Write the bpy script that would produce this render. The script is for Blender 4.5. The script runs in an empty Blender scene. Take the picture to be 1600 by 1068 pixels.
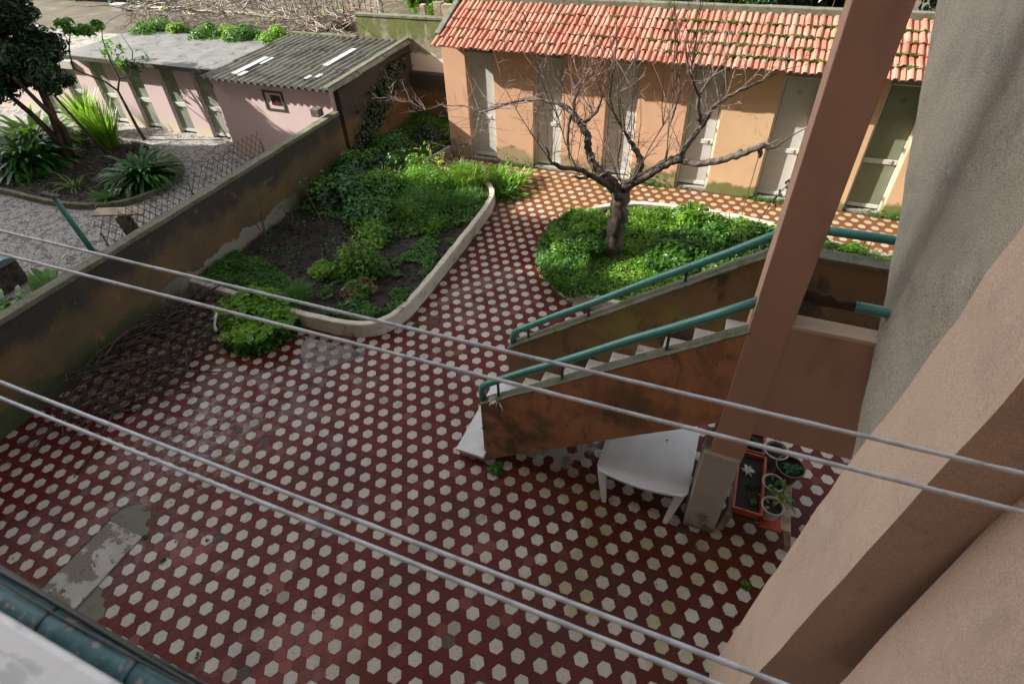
import bpy, bmesh, math, random
import numpy as np
from mathutils import Vector, Matrix

random.seed(7)
rng = np.random.default_rng(11)
SC = bpy.context.scene
COL = SC.collection

# ------------------------------------------------------------------ camera
CAM = Vector((5.8626, -5.3164, 9.1688))
YAW, PIT, ROL = -0.433029, 0.696763, -0.057544
fw = Vector((math.sin(YAW) * math.cos(PIT), math.cos(YAW) * math.cos(PIT), -math.sin(PIT)))
rt = Vector((math.cos(YAW), -math.sin(YAW), 0.0))
up = rt.cross(fw)
c_, s_ = math.cos(ROL), math.sin(ROL)
rt, up = c_ * rt + s_ * up, -s_ * rt + c_ * up
cam_data = bpy.data.cameras.new('camera')
cam = bpy.data.objects.new('camera', cam_data)
COL.objects.link(cam)
mw = Matrix((rt, up, -fw)).transposed().to_4x4()
mw.translation = CAM
cam.matrix_world = mw
cam_data.sensor_width = 36.0
cam_data.lens = 892.04 / 1600 * 36.0
cam_data.shift_x = (800 - 779.74) / 1600
cam_data.shift_y = -(534 - 494.25) / 1600
cam_data.clip_start = 0.05
cam_data.clip_end = 600
cam_data.dof.use_dof = True
cam_data.dof.focus_distance = 14.0
cam_data.dof.aperture_fstop = 4.5
SC.camera = cam

def scr(p):
    d = Vector(p) - CAM
    z = d.dot(fw)
    if z < 0.1: return (-9999, -9999, z)
    return (779.74 + 892.04 * d.dot(rt) / z, 494.25 - 892.04 * d.dot(up) / z, z)

# ------------------------------------------------------------------ light
TO_SUN = Vector((-1.0, -0.32, 0.62)).normalized()
SUN_EL = math.asin(TO_SUN.z)
SUN_AZ = math.atan2(TO_SUN.x, TO_SUN.y)
world = bpy.data.worlds.new('World')
SC.world = world
world.use_nodes = True
wn = world.node_tree
wn.nodes.clear()
sky = wn.nodes.new('ShaderNodeTexSky'); sky.sky_type = 'NISHITA'
sky.sun_disc = False
sky.sun_elevation = SUN_EL
sky.sun_rotation = SUN_AZ
sky.air_density = 1.0; sky.dust_density = 2.5; sky.ozone_density = 1.0
hs = wn.nodes.new('ShaderNodeHueSaturation'); hs.inputs['Saturation'].default_value = 0.20
bg = wn.nodes.new('ShaderNodeBackground'); bg.inputs['Strength'].default_value = 0.122
wo = wn.nodes.new('ShaderNodeOutputWorld')
wn.links.new(sky.outputs[0], hs.inputs['Color'])
tint = wn.nodes.new('ShaderNodeMix'); tint.data_type = 'RGBA'; tint.blend_type = 'MULTIPLY'; tint.inputs[0].default_value = 1.0
tint.inputs[7].default_value = (1.0, .985, .955, 1)
wn.links.new(hs.outputs[0], tint.inputs[6]); wn.links.new(tint.outputs[2], bg.inputs[0]); wn.links.new(bg.outputs[0], wo.inputs[0])
sun_d = bpy.data.lights.new('sun', 'SUN'); sun_d.energy = 4.2; sun_d.angle = math.radians(0.5)
sun_d.color = (1.0, 0.93, 0.82)
sun = bpy.data.objects.new('sun', sun_d); COL.objects.link(sun)
sun.rotation_euler = TO_SUN.to_track_quat('Z', 'Y').to_euler()
SC.view_settings.view_transform = 'Standard'
SC.view_settings.look = 'None'
SC.view_settings.gamma = 1.0
SC.view_settings.exposure = 1.5
SC.view_settings.use_curve_mapping = False

# ------------------------------------------------------------------ materials
MATS = {}
def new_mat(name):
    m = bpy.data.materials.new(name); m.use_nodes = True
    nt = m.node_tree; nt.nodes.clear()
    out = nt.nodes.new('ShaderNodeOutputMaterial')
    b = nt.nodes.new('ShaderNodeBsdfPrincipled')
    nt.links.new(b.outputs[0], out.inputs[0])
    MATS[name] = m
    return m, nt, b, out

class NB:
    """small node helper around one material"""
    def __init__(s, nt):
        s.nt = nt
        g = nt.nodes.new('ShaderNodeNewGeometry')
        s.pos = g.outputs['Position']; s.isl = g.outputs['Random Per Island']; s.nrm = g.outputs['Normal']
    def link(s, a, b): s.nt.links.new(a, b)
    def val(s, sock, v):
        if hasattr(v, 'is_output') or isinstance(v, bpy.types.NodeSocket): s.link(v, sock)
        else: sock.default_value = v
    def noise(s, scale, detail=4, rough=0.55, vec=None, off=0, dist=0.0):
        n = s.nt.nodes.new('ShaderNodeTexNoise')
        v = vec if vec is not None else s.pos
        if off:
            m = s.nt.nodes.new('ShaderNodeVectorMath'); m.operation = 'ADD'
            s.link(v, m.inputs[0]); m.inputs[1].default_value = (off, off * 1.7, off * 0.3); v = m.outputs[0]
        s.link(v, n.inputs['Vector'])
        n.inputs['Scale'].default_value = scale; n.inputs['Detail'].default_value = detail
        n.inputs['Roughness'].default_value = rough; n.inputs['Distortion'].default_value = dist
        return n.outputs['Fac']
    def vor(s, scale, vec=None, feature='F1'):
        n = s.nt.nodes.new('ShaderNodeTexVoronoi'); n.feature = feature
        s.link(vec if vec is not None else s.pos, n.inputs['Vector']); n.inputs['Scale'].default_value = scale
        return n.outputs['Distance']
    def ramp(s, fac, lo, hi, a=0.0, b=1.0):
        n = s.nt.nodes.new('ShaderNodeMapRange'); n.interpolation_type = 'SMOOTHSTEP'
        s.link(fac, n.inputs['Value'])
        n.inputs['From Min'].default_value = lo; n.inputs['From Max'].default_value = hi
        n.inputs['To Min'].default_value = a; n.inputs['To Max'].default_value = b
        return n.outputs[0]
    def math(s, op, a, b=0.0):
        n = s.nt.nodes.new('ShaderNodeMath'); n.operation = op
        s.val(n.inputs[0], a); s.val(n.inputs[1], b)
        return n.outputs[0]
    def mix(s, fac, a, b, mode='MIX'):
        n = s.nt.nodes.new('ShaderNodeMix'); n.data_type = 'RGBA'; n.blend_type = mode
        s.val(n.inputs[0], fac)
        for sock, v in ((n.inputs[6], a), (n.inputs[7], b)):
            if isinstance(v, tuple): sock.default_value = (*v, 1) if len(v) == 3 else v
            else: s.link(v, sock)
        return n.outputs[2]
    def axis(s, k):
        n = s.nt.nodes.new('ShaderNodeSeparateXYZ'); s.link(s.pos, n.inputs[0]); return n.outputs[k]
    def scale_vec(s, v3):
        n = s.nt.nodes.new('ShaderNodeVectorMath'); n.operation = 'MULTIPLY'
        s.link(s.pos, n.inputs[0]); n.inputs[1].default_value = v3; return n.outputs[0]
    def blob(s, c, r0, r1, wob=0.0):
        n = s.nt.nodes.new('ShaderNodeVectorMath'); n.operation = 'DISTANCE'
        s.link(s.pos, n.inputs[0]); n.inputs[1].default_value = c
        d = n.outputs['Value']
        if wob: d = s.math('ADD', d, s.math('MULTIPLY', s.math('SUBTRACT', s.noise(2.2, 5), 0.5), wob))
        return s.ramp(d, r0, r1, 1.0, 0.0)
    def bump(s, bsdf, h, strength=0.4, dist=0.02, prev=None):
        n = s.nt.nodes.new('ShaderNodeBump'); n.inputs['Strength'].default_value = strength
        n.inputs['Distance'].default_value = dist
        s.link(h, n.inputs['Height'])
        s.link(n.outputs[0], bsdf.inputs['Normal']); return n.outputs[0]

def plaster(name, c1, c2, sc=1.2, layers=(), rough=0.85, grain=60, bstr=0.3, bdist=0.01, fine=0.05, cracks=0.0):
    """layers: (colour, dict(scale, lo, hi, z=(z0,z1) grows from z0 to z1, off, stretch, amount))"""
    m, nt, b, out = new_mat(name); n = NB(nt)
    col = n.mix(n.ramp(n.noise(sc, 6), 0.35, 0.65), c1, c2)
    z = n.axis(2)
    for i, (c, d) in enumerate(layers):
        vec = n.scale_vec(d['stretch']) if 'stretch' in d else None
        f = n.noise(d.get('scale', 2), 8, 0.62, vec=vec, off=3.1 * (i + 1))
        if 'z' in d:
            zf = n.ramp(z, d['z'][0], d['z'][1])
            f = n.math('ADD', f, n.math('MULTIPLY', n.math('SUBTRACT', zf, 0.5), d.get('zk', 0.7)))
        f = n.ramp(f, d.get('lo', .5), d.get('hi', .65))
        if 'blob' in d:
            f = n.math('MULTIPLY', f, n.blob(*d['blob']))
        f = n.math('MULTIPLY', f, d.get('amount', 1.0))
        col = n.mix(f, col, c)
    if cracks:
        wv = nt.nodes.new('ShaderNodeVectorMath'); wv.operation = 'ADD'
        nz_ = nt.nodes.new('ShaderNodeTexNoise'); nz_.inputs['Scale'].default_value = 2.5; nz_.inputs['Detail'].default_value = 6
        n.link(n.pos, nz_.inputs['Vector']); sc_ = nt.nodes.new('ShaderNodeVectorMath'); sc_.operation = 'SCALE'; sc_.inputs['Scale'].default_value = .55
        n.link(nz_.outputs['Color'], sc_.inputs[0]); n.link(n.pos, wv.inputs[0]); n.link(sc_.outputs[0], wv.inputs[1])
        cr = n.ramp(n.vor(.75, vec=wv.outputs[0], feature='DISTANCE_TO_EDGE'), .0015, .006, 1, 0)
        cr = n.math('MULTIPLY', cr, n.ramp(n.noise(.9, 4, off=40), .50, .58))
        col = n.mix(n.math('MULTIPLY', cr, cracks), col, (.05, .035, .025))
    g = n.noise(grain, 3, 0.6)
    col = n.mix(fine, col, n.mix(n.ramp(g, .35, .65), (0.02, 0.02, 0.02), (0.9, 0.88, 0.84)))
    n.link(col, b.inputs['Base Color']); b.inputs['Roughness'].default_value = rough
    h = n.math('ADD', n.math('MULTIPLY', g, 0.6), n.noise(6, 6))
    n.bump(b, h, bstr, bdist)
    return m

def simple(name, c, rough=0.5, metallic=0.0, var=0.25, sc=3.0, spec=0.5, bump=0.0, c2=None, lo=.45, hi=.6):
    m, nt, b, out = new_mat(name); n = NB(nt)
    c2 = c2 or tuple(x * (1 - var) for x in c)
    col = n.mix(n.ramp(n.noise(sc, 6), lo, hi), c, c2)
    n.link(col, b.inputs['Base Color'])
    b.inputs['Roughness'].default_value = rough; b.inputs['Metallic'].default_value = metallic
    b.inputs['Specular IOR Level'].default_value = spec
    if bump: n.bump(b, n.noise(sc * 6, 5), bump, 0.01)
    return m

def leafmat(name, c1, c2, c3=None, trans=0.35, rough=0.45):
    m, nt, b, out = new_mat(name); n = NB(nt)
    col = n.mix(n.isl, c1, c2)
    col = n.mix(n.ramp(n.noise(1.3, 3), .35, .65, 0, .6), col, c3 or tuple(x * .6 for x in c1))
    n.link(col, b.inputs['Base Color']); b.inputs['Roughness'].default_value = rough
    t = nt.nodes.new('ShaderNodeBsdfTranslucent'); n.link(n.mix(0.5, col, tuple(min(1, x * 2.4) for x in c2)), t.inputs[0])
    mx = nt.nodes.new('ShaderNodeMixShader'); mx.inputs[0].default_value = trans
    n.link(b.outputs[0], mx.inputs[1]); n.link(t.outputs[0], mx.inputs[2]); n.link(mx.outputs[0], out.inputs[0])
    return m

# hexagonal cement tiles
def tile_mat(name, c1, c2, c3, white):
    m, nt, b, out = new_mat(name); n = NB(nt)
    oi = nt.nodes.new('ShaderNodeObjectInfo')
    rnd = n.math('FRACT', n.math('ADD', n.isl, n.math('MULTIPLY', oi.outputs['Random'], 7.31)))
    col = n.mix(rnd, c1, c2)
    col = n.mix(n.ramp(rnd, .955, .965), col, (.15, .045, .038) if not white else (.24, .215, .17))
    wear = n.ramp(n.noise(0.55, 5), .46, .62)
    col = n.mix(n.math('MULTIPLY', wear, .6), col, c3)
    if white:
        col = n.mix(n.ramp(n.noise(16, 6, .7), .5, .68, 0, .55), col, (.17, .155, .13))
        mossy = n.math('MULTIPLY', n.ramp(n.noise(.8, 5, off=9), .46, .6), n.blob((5.2, .2, 0), 1.6, 3.6))
        col = n.mix(n.math('MULTIPLY', mossy, .75), col, (.22, .19, .07))
        col = n.mix(n.math('MULTIPLY', n.ramp(n.axis(1), 9.2, 10.5), n.ramp(n.noise(1.1, 5, off=4), .4, .6, .15, .75)), col, (.33, .26, .11))
    else:
        # worn pink patch near the sill, rusty damp areas
        pk = n.blob((1.6, -3.7, 0), .4, 1.2, 1.8)
        pk2 = n.blob((-1.3, -2.9, 0), .2, .6, 1.0)
        pk = n.math('MAXIMUM', pk, pk2)
        col = n.mix(n.math('MULTIPLY', pk, n.math('ADD', n.math('MULTIPLY', rnd, .5), .4)), col, (.20, .068, .060))
        rust = n.ramp(n.noise(.5, 6, off=5), .52, .66)
        col = n.mix(n.math('MULTIPLY', rust, .7), col, (.085, .020, .007))
        col = n.mix(n.math('MULTIPLY', n.ramp(n.axis(1), 8.6, 10.2), .8), col, (.16, .065, .03))
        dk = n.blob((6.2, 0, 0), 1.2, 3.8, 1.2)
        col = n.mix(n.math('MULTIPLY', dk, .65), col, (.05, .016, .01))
    # pale limescale bloom in the left half, grey dirt in scattered places
    bl = n.math('MULTIPLY', n.blob((-3.0, -.9, 0), .3, 2.0, 2.4), n.ramp(n.noise(5, 8, .72), .47, .6))
    col = n.mix(n.math('MULTIPLY', bl, .5), col, (.30, .28, .28) if not white else (.13, .13, .12))
    dirt = n.ramp(n.noise(1.7, 8, .7, off=13), .58, .7)
    col = n.mix(n.math('MULTIPLY', dirt, .55), col, (.07, .06, .045))
    n.link(col, b.inputs['Base Color'])
    wet = n.ramp(n.noise(.6, 5, off=21), .42, .58)
    r = n.math('ADD', n.math('MULTIPLY', wet, .34), .10 if not white else .22)
    r = n.math('ADD', r, n.math('MULTIPLY', n.noise(9, 4), .16))
    n.link(r, b.inputs['Roughness'])
    b.inputs['Specular IOR Level'].default_value = .14 if not white else .35
    sheen = n.ramp(n.noise(.75, 6, .6, off=31), .58, .66)
    sh2 = n.math('MAXIMUM', n.blob((-2.2, .8, 0), .6, 2.6, 1.5), n.blob((.4, 5.2, 0), .4, 2.4, 1.4))
    n.link(n.math('MULTIPLY', n.math('MAXIMUM', sheen, n.math('MULTIPLY', sh2, n.ramp(n.noise(1.8, 5, off=17), .50, .60))), .6), b.inputs['Coat Weight'])
    b.inputs['Coat Roughness'].default_value = .07
    b.inputs['Coat IOR'].default_value = 1.5
    n.bump(b, n.noise(34, 5), .10, .003)
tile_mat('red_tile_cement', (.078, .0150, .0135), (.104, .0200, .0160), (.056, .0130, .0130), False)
tile_mat('white_tile_cement', (.40, .375, .33), (.35, .325, .285), (.29, .27, .235), True)

K = lambda *a: dict(a)
plaster('joint_mortar', (.030, .016, .013), (.055, .03, .025), 3, rough=.8)
plaster('peach_plaster', (.58, .345, .215), (.54, .305, .19), .9,
        layers=[((.11, .125, .025), dict(scale=1.6, lo=.50, hi=.66, z=(1.3, 0), zk=.75)),
                ((.36, .24, .16), dict(scale=2.4, lo=.6, hi=.72, z=(1.8, .2), zk=.5, amount=.7)),
                ((.30, .15, .08), dict(scale=3, lo=.6, hi=.7, amount=.4, stretch=(1, 1, .3)))], bstr=.25, cracks=.5)
plaster('yellow_plaster', (.62, .41, .235), (.57, .36, .205), .9,
        layers=[((.13, .14, .03), dict(scale=1.6, lo=.56, hi=.72, z=(1.0, 0), zk=.75)),
                ((.36, .22, .11), dict(scale=3, lo=.6, hi=.7, amount=.4, stretch=(1, 1, .3)))], bstr=.25, cracks=.4)
plaster('stained_orange_plaster', (.120, .068, .020), (.072, .046, .014), .8,
        layers=[((.011, .009, .005), dict(scale=.8, lo=.40, hi=.66, z=(.9, 2.1), zk=.42, stretch=(1, 1, .7))),
                ((.034, .046, .008), dict(scale=1.4, lo=.42, hi=.62, z=(1.2, 0), zk=.6)),
                ((.24, .22, .19), dict(scale=1.4, lo=.60, hi=.66, z=(1.2, .3), zk=.7, blob=((-7, 4.6, .5), 1.2, 3.2, 1.5))),
                ((.30, .13, .05), dict(scale=2.2, lo=.6, hi=.75, amount=.6)),
                ((.02, .016, .01), dict(scale=5, lo=.62, hi=.7, amount=.8))], bstr=.35)
plaster('stair_plaster', (.42, .18, .08), (.34, .15, .066), .9,
        layers=[((.050, .030, .011), dict(scale=2.2, lo=.36, hi=.60, blob=((3.2, .6, 1.0), .3, 1.3, .9), amount=.9)), ((.07, .045, .014), dict(scale=1.6, lo=.36, hi=.56, blob=((5.25, .6, 2.5), .15, .75, .8), amount=.8)), ((.10, .055, .02), dict(scale=2.2, lo=.44, hi=.62, amount=.5, stretch=(1.4, 1, .7))),
                ((.05, .042, .012), dict(scale=2.4, lo=.56, hi=.68, amount=.8, stretch=(1, 1, .5))),
                ((.025, .018, .01), dict(scale=6, lo=.62, hi=.7, amount=.7))], bstr=.3)
plaster('mossy_stair_plaster', (.19, .105, .036), (.145, .09, .03), 1.1,
        layers=[((.20, .17, .022), dict(scale=1.6, lo=.36, hi=.6, blob=((4.9, 2.05, 3.0), .2, 1.3, 1.0))),
                ((.028, .022, .01), dict(scale=1.4, lo=.5, hi=.64, stretch=(1, 1, .6))),
                ((.16, .06, .03), dict(scale=.7, lo=.6, hi=.7, amount=.6))], bstr=.4)
plaster('pillar_plaster', (.43, .245, .17), (.38, .215, .15), .7, rough=.9, grain=85, bstr=.5, bdist=.008, fine=.06,
        layers=[((.22, .12, .085), dict(scale=1.8, lo=.52, hi=.7, amount=.4, stretch=(1, 1, .4)))])
plaster('rough_pink_render', (.50, .355, .27), (.455, .32, .245), .8, rough=.95, grain=95, bstr=.7, bdist=.008, fine=.12, cracks=.22,
        layers=[((.30, .23, .185), dict(scale=1.5, lo=.50, hi=.72, amount=.55, stretch=(1, 1, .4))), ((.20, .18, .15), dict(scale=5, lo=.60, hi=.72, amount=.45, stretch=(1, 1, .5))), ((.50, .42, .36), dict(scale=3, lo=.58, hi=.66, amount=.4))])
plaster('rough_grey_render', (.265, .23, .175), (.205, .18, .135), .9, rough=.95, grain=70, bstr=.9, bdist=.014, fine=.2,
        layers=[((.12, .11, .09), dict(scale=1.8, lo=.5, hi=.7, amount=.7)),
                ((.55, .52, .45), dict(scale=34, lo=.68, hi=.72, amount=.8)),
                ((.21, .19, .09), dict(scale=1.1, lo=.55, hi=.7, amount=.5))])
plaster('mossy_coping', (.13, .125, .09), (.085, .09, .055), 3,
        layers=[((.055, .07, .018), dict(scale=3.5, lo=.5, hi=.64)), ((.34, .33, .28), dict(scale=18, lo=.68, hi=.74, amount=.7)),
                ((.04, .04, .03), dict(scale=7, lo=.6, hi=.7))], grain=30, bstr=.6, bdist=.02)
plaster('lilac_plaster', (.60, .455, .47), (.62, .49, .48), .7,
        layers=[((.33, .27, .10), dict(scale=2.4, lo=.66, hi=.74, z=(1.0, 0), zk=.5)),
                ((.58, .50, .40), dict(scale=1.4, lo=.52, hi=.7, z=(1.3, 0), zk=.7)),
                ((.24, .17, .16), dict(scale=1.6, lo=.66, hi=.7, stretch=(2.5, 1, .35), amount=.8))], bstr=.25)
plaster('mossy_wall', (.27, .25, .18), (.20, .19, .12), 1.5,
        layers=[((.085, .115, .010), dict(scale=2.2, lo=.44, hi=.62, z=(2.6, 4.0), zk=.4, stretch=(1.5, 1, .5))), ((.07, .065, .04), dict(scale=5, lo=.5, hi=.66, amount=.8)),
                ((.10, .09, .05), dict(scale=3.5, lo=.55, hi=.68, stretch=(2, 1, .5), amount=.8)),
                ((.62, .60, .56), dict(scale=.8, lo=.55, hi=.7, z=(3.4, 2.2), zk=.6))], bstr=.5)
plaster('kerb_limewash', (.52, .49, .42), (.44, .41, .34), 1.6,
        layers=[((.20, .16, .08), dict(scale=2.2, lo=.55, hi=.7)), ((.10, .12, .04), dict(scale=3.2, lo=.60, hi=.7)),
                ], bstr=.4, bdist=.015)
plaster('plinth_paint', (.38, .365, .33), (.32, .31, .275), 1.3,
        layers=[((.13, .12, .06), dict(scale=3, lo=.62, hi=.8, z=(1.2, 0), zk=.4)), ((.07, .06, .03), dict(scale=8, lo=.68, hi=.74))], bstr=.2)
plaster('old_concrete', (.26, .25, .22), (.20, .19, .165), 2, grain=40, bstr=.5,
        layers=[((.08, .085, .05), dict(scale=2.6, lo=.52, hi=.66)), ((.42, .40, .38), dict(scale=1.9, lo=.58, hi=.66))])
plaster('damp_mortar', (.085, .08, .048), (.06, .06, .03), 3, grain=50, bstr=.5, rough=.6)
plaster('slab_concrete', (.36, .345, .33), (.30, .285, .26), 2, grain=40, bstr=.5,
        layers=[((.11, .095, .065), dict(scale=1.7, lo=.49, hi=.53, amount=.9)), ((.05, .045, .03), dict(scale=4, lo=.64, hi=.68))])
plaster('soil', (.013, .010, .008), (.026, .019, .014), 3, grain=28, bstr=1.0, bdist=.06, fine=.0,
        layers=[((.028, .045, .012), dict(scale=4, lo=.6, hi=.68, amount=.7))])
plaster('dry_ground', (.055, .043, .025), (.085, .064, .038), .7, grain=22, bstr=.6, bdist=.04, fine=.02,
        layers=[((.10, .12, .04), dict(scale=1.2, lo=.55, hi=.68))])
plaster('distant_paving', (.42, .40, .38), (.34, .32, .29), .5, layers=[((.16, .15, .12), dict(scale=.9, lo=.58, hi=.66))])
plaster('fibre_cement', (.15, .15, .145), (.105, .11, .115), 1.0, grain=30, bstr=.3,
        layers=[((.05, .05, .05), dict(scale=2.2, lo=.52, hi=.66)), ((.19, .19, .12), dict(scale=3.5, lo=.62, hi=.7, amount=.6))])
plaster('corrugated_cement', (.20, .195, .165), (.16, .155, .12), 1.2, grain=30, bstr=.3,
        layers=[((.075, .075, .06), dict(scale=1.4, lo=.46, hi=.64)), ((.26, .25, .12), dict(scale=2.6, lo=.6, hi=.7))])

def tmat():
    m, nt, b, out = new_mat('terracotta'); n = NB(nt)
    oi = nt.nodes.new('ShaderNodeObjectInfo'); r = oi.outputs['Random']
    col = n.mix(r, (.29, .095, .062), (.45, .18, .12))
    col = n.mix(n.ramp(n.noise(1.6, 5), .42, .6, 0, .6), col, (.44, .24, .18))
    f = n.ramp(n.noise(7, 6, .68), .55, .68)
    f2 = n.ramp(n.axis(1), 12.9, 12.1)
    col = n.mix(n.math('MULTIPLY', n.math('MULTIPLY', f, .8), n.math('ADD', f2, .35)), col, (.30, .27, .14))
    col = n.mix(n.ramp(n.noise(11, 5, .6, off=8), .62, .7, 0, .6), col, (.10, .06, .04))
    n.link(col, b.inputs['Base Color']); b.inputs['Roughness'].default_value = .8
    n.bump(b, n.noise(26, 5), .4, .01)
tmat()
def marble():
    m, nt, b, out = new_mat('marble'); n = NB(nt)
    v = n.noise(9, 8, .7, dist=1.6)
    col = n.mix(n.ramp(v, .48, .58), (.64, .66, .69), (.44, .46, .49))
    col = n.mix(n.ramp(n.noise(22, 7, .7, off=3), .66, .8, 0, .35), col, (.34, .33, .32))
    n.link(col, b.inputs['Base Color']); b.inputs['Roughness'].default_value = .38
    n.bump(b, n.noise(25, 4), .1, .004)
    m, nt, b, out = new_mat('stair_marble'); n = NB(nt)
    col = n.mix(n.ramp(n.noise(2.2, 8, .7, dist=1.4), .48, .58), (.68, .665, .63), (.55, .53, .50))
    col = n.mix(n.ramp(n.noise(2.6, 8, .75, off=6), .55, .70, 0, .8), col, (.15, .125, .08))
    n.link(col, b.inputs['Base Color']); b.inputs['Roughness'].default_value = .5
    n.bump(b, n.noise(25, 4), .15, .006)
marble()
plaster('step_marble', (.60, .61, .62), (.52, .53, .54), 3, rough=.45, bstr=.1, fine=.02, layers=[((.30, .28, .24), dict(scale=4, lo=.62, hi=.72, amount=.7))])
simple('door_paint', (.50, .51, .50), .42, var=.12, sc=.6, spec=.4)
simple('door_paint_green', (.21, .25, .17), .42, var=.15, sc=.9, spec=.4)
simple('door_frame_paint', (.60, .61, .58), .45, var=.15, sc=2)
simple('neighbour_door_paint', (.30, .33, .28), .45, var=.3, sc=1)
simple('dark_glass', (.05, .07, .06), .15, var=.3)
simple('metal_grey', (.35, .35, .34), .35, metallic=.8)
plaster('teal_paint', (.045, .215, .18), (.032, .165, .14), 2, rough=.3, bstr=.12, bdist=.003, grain=60, fine=.01, layers=[((.10, .045, .02), dict(scale=9, lo=.64, hi=.68, amount=.9)), ((.10, .28, .24), dict(scale=5, lo=.6, hi=.66, amount=.5))])
simple('baluster_paint', (.05, .075, .065), .5, c2=(.07, .045, .03), sc=8)
simple('rust', (.03, .014, .01), .9, c2=(.055, .022, .012), sc=12, bump=.8)
plaster('white_plastic', (.60, .615, .64), (.54, .55, .57), 2.5, rough=.4, bstr=.04, fine=.02, layers=[((.30, .29, .26), dict(scale=3.4, lo=.62, hi=.74, amount=.45)), ((.2, .19, .16), dict(scale=16, lo=.66, hi=.7, amount=.5))])
simple('orange_plastic', (.30, .042, .015), .42, var=.3, sc=5)
simple('white_pot_plastic', (.36, .355, .35), .45, var=.3, sc=6)
simple('brown_pot_plastic', (.085, .025, .02), .45, var=.3)
simple('black_plastic', (.015, .014, .018), .4, var=.3)
simple('potting_soil', (.02, .015, .012), .95, var=.4, sc=30, bump=.6)
simple('worn_wood', (.34, .27, .20), .8, var=.4, sc=5, bump=.3)
simple('grey_box', (.12, .11, .09), .8, var=.4)
simple('line_plastic', (.50, .54, .59), .4, c2=(.36, .39, .44), sc=14)
def rail_mat():
    m, nt, b, out = new_mat('flaking_teal_paint'); n = NB(nt)
    col = n.mix(n.ramp(n.noise(40, 5), .4, .6), (.085, .195, .215), (.05, .135, .155))
    col = n.mix(n.ramp(n.noise(60, 8, .7, off=2), .57, .61), col, (.34, .27, .27))
    col = n.mix(n.ramp(n.noise(70, 7, .7, off=5), .62, .66), col, (.08, .05, .05))
    n.link(col, b.inputs['Base Color']); b.inputs['Roughness'].default_value = .4
    n.bump(b, n.noise(120, 5), .5, .001)
rail_mat()
def cobble():
    m, nt, b, out = new_mat('limestone_setts'); n = NB(nt)
    d = n.vor(13.0, feature='DISTANCE_TO_EDGE')
    col = n.mix(n.ramp(d, .02, .10), (.05, .045, .04), (.40, .385, .385))
    col = n.mix(n.ramp(n.noise(2.2, 8, .7), .52, .62, 0, .9), col, (.10, .085, .06))
    col = n.mix(n.ramp(n.noise(6, 8, .75, off=2), .53, .57, 0, .9), col, (.06, .05, .04))
    n.link(col, b.inputs['Base Color']); b.inputs['Roughness'].default_value = .8
    n.bump(b, d, .8, .03)
cobble()
def bark(name, c1, c2, lichen=.5):
    m, nt, b, out = new_mat(name); n = NB(nt)
    v = n.noise(9, 8, .7, vec=n.scale_vec((1, 1, .35)))
    col = n.mix(n.ramp(v, .4, .62), c1, c2)
    col = n.mix(n.ramp(n.noise(14, 6, .7, off=4), .62, .7, 0, lichen), col, (.33, .33, .27))
    n.link(col, b.inputs['Base Color']); b.inputs['Roughness'].default_value = .9
    n.bump(b, v, 1.0, .04)
bark('tree_bark', (.040, .030, .024), (.125, .10, .082))
bark('dark_bark', (.045, .030, .022), (.10, .07, .05), .2)
bark('dead_wood', (.020, .016, .014), (.095, .076, .064), .15)
simple('vine_wood', (.34, .29, .25), .85, c2=(.15, .115, .095), sc=3)
simple('twig_bark', (.085, .05, .038), .75, c2=(.14, .095, .075), sc=3)
simple('pale_twig_bark', (.24, .17, .15), .75, c2=(.15, .10, .085), sc=3)
leafmat('leaf_bright', (.095, .22, .018), (.19, .35, .03), (.05, .16, .012), .4)
leafmat('leaf_mid', (.038, .13, .014), (.085, .21, .022), (.022, .085, .010), .35)
leafmat('leaf_bluegreen', (.034, .12, .038), (.075, .20, .07), (.02, .075, .02), .3)
leafmat('leaf_dark', (.012, .040, .014), (.022, .062, .018), (.008, .024, .008), .2, .35)
leafmat('leaf_strap', (.028, .105, .018), (.06, .18, .028), (.018, .07, .014), .35, .3)
leafmat('leaf_iris', (.10, .22, .014), (.17, .31, .022), (.06, .15, .010), .4)
leafmat('leaf_yellow', (.36, .34, .07), (.22, .28, .05), (.3, .2, .05), .4)
leafmat('petal_white', (.55, .55, .5), (.6, .6, .55), (.5, .5, .4), .2)
leafmat('petal_red', (.6, .05, .02), (.5, .03, .02), (.5, .05, .02), .2)
leafmat('dry_leaf', (.13, .075, .035), (.20, .13, .06), (.07, .04, .02), .15)
def water():
    m, nt, b, out = new_mat('puddle_water'); n = NB(nt)
    b.inputs['Base Color'].default_value = (.85, .82, .78, 1)
    b.inputs['Roughness'].default_value = .015; b.inputs['Transmission Weight'].default_value = 1.0
    b.inputs['IOR'].default_value = 1.33; b.inputs['Alpha'].default_value = 1
water()

# ------------------------------------------------------------------ builders
ORG = {}
def thing(name, label, cat, loc=(0, 0, 0), group=None):
    o = bpy.data.objects.new(name, None); COL.objects.link(o)
    o.empty_display_size = .2
    o.location = loc; ORG[o] = Vector(loc)
    o['label'] = label; o['category'] = cat
    if group: o['group'] = group
    return o
def tag(o, label=None, cat=None, group=None, kind=None):
    if label: o['label'] = label
    if cat: o['category'] = cat
    if group: o['group'] = group
    if kind: o['kind'] = kind
    return o
def relabel(o, label): o['label'] = label

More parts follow.
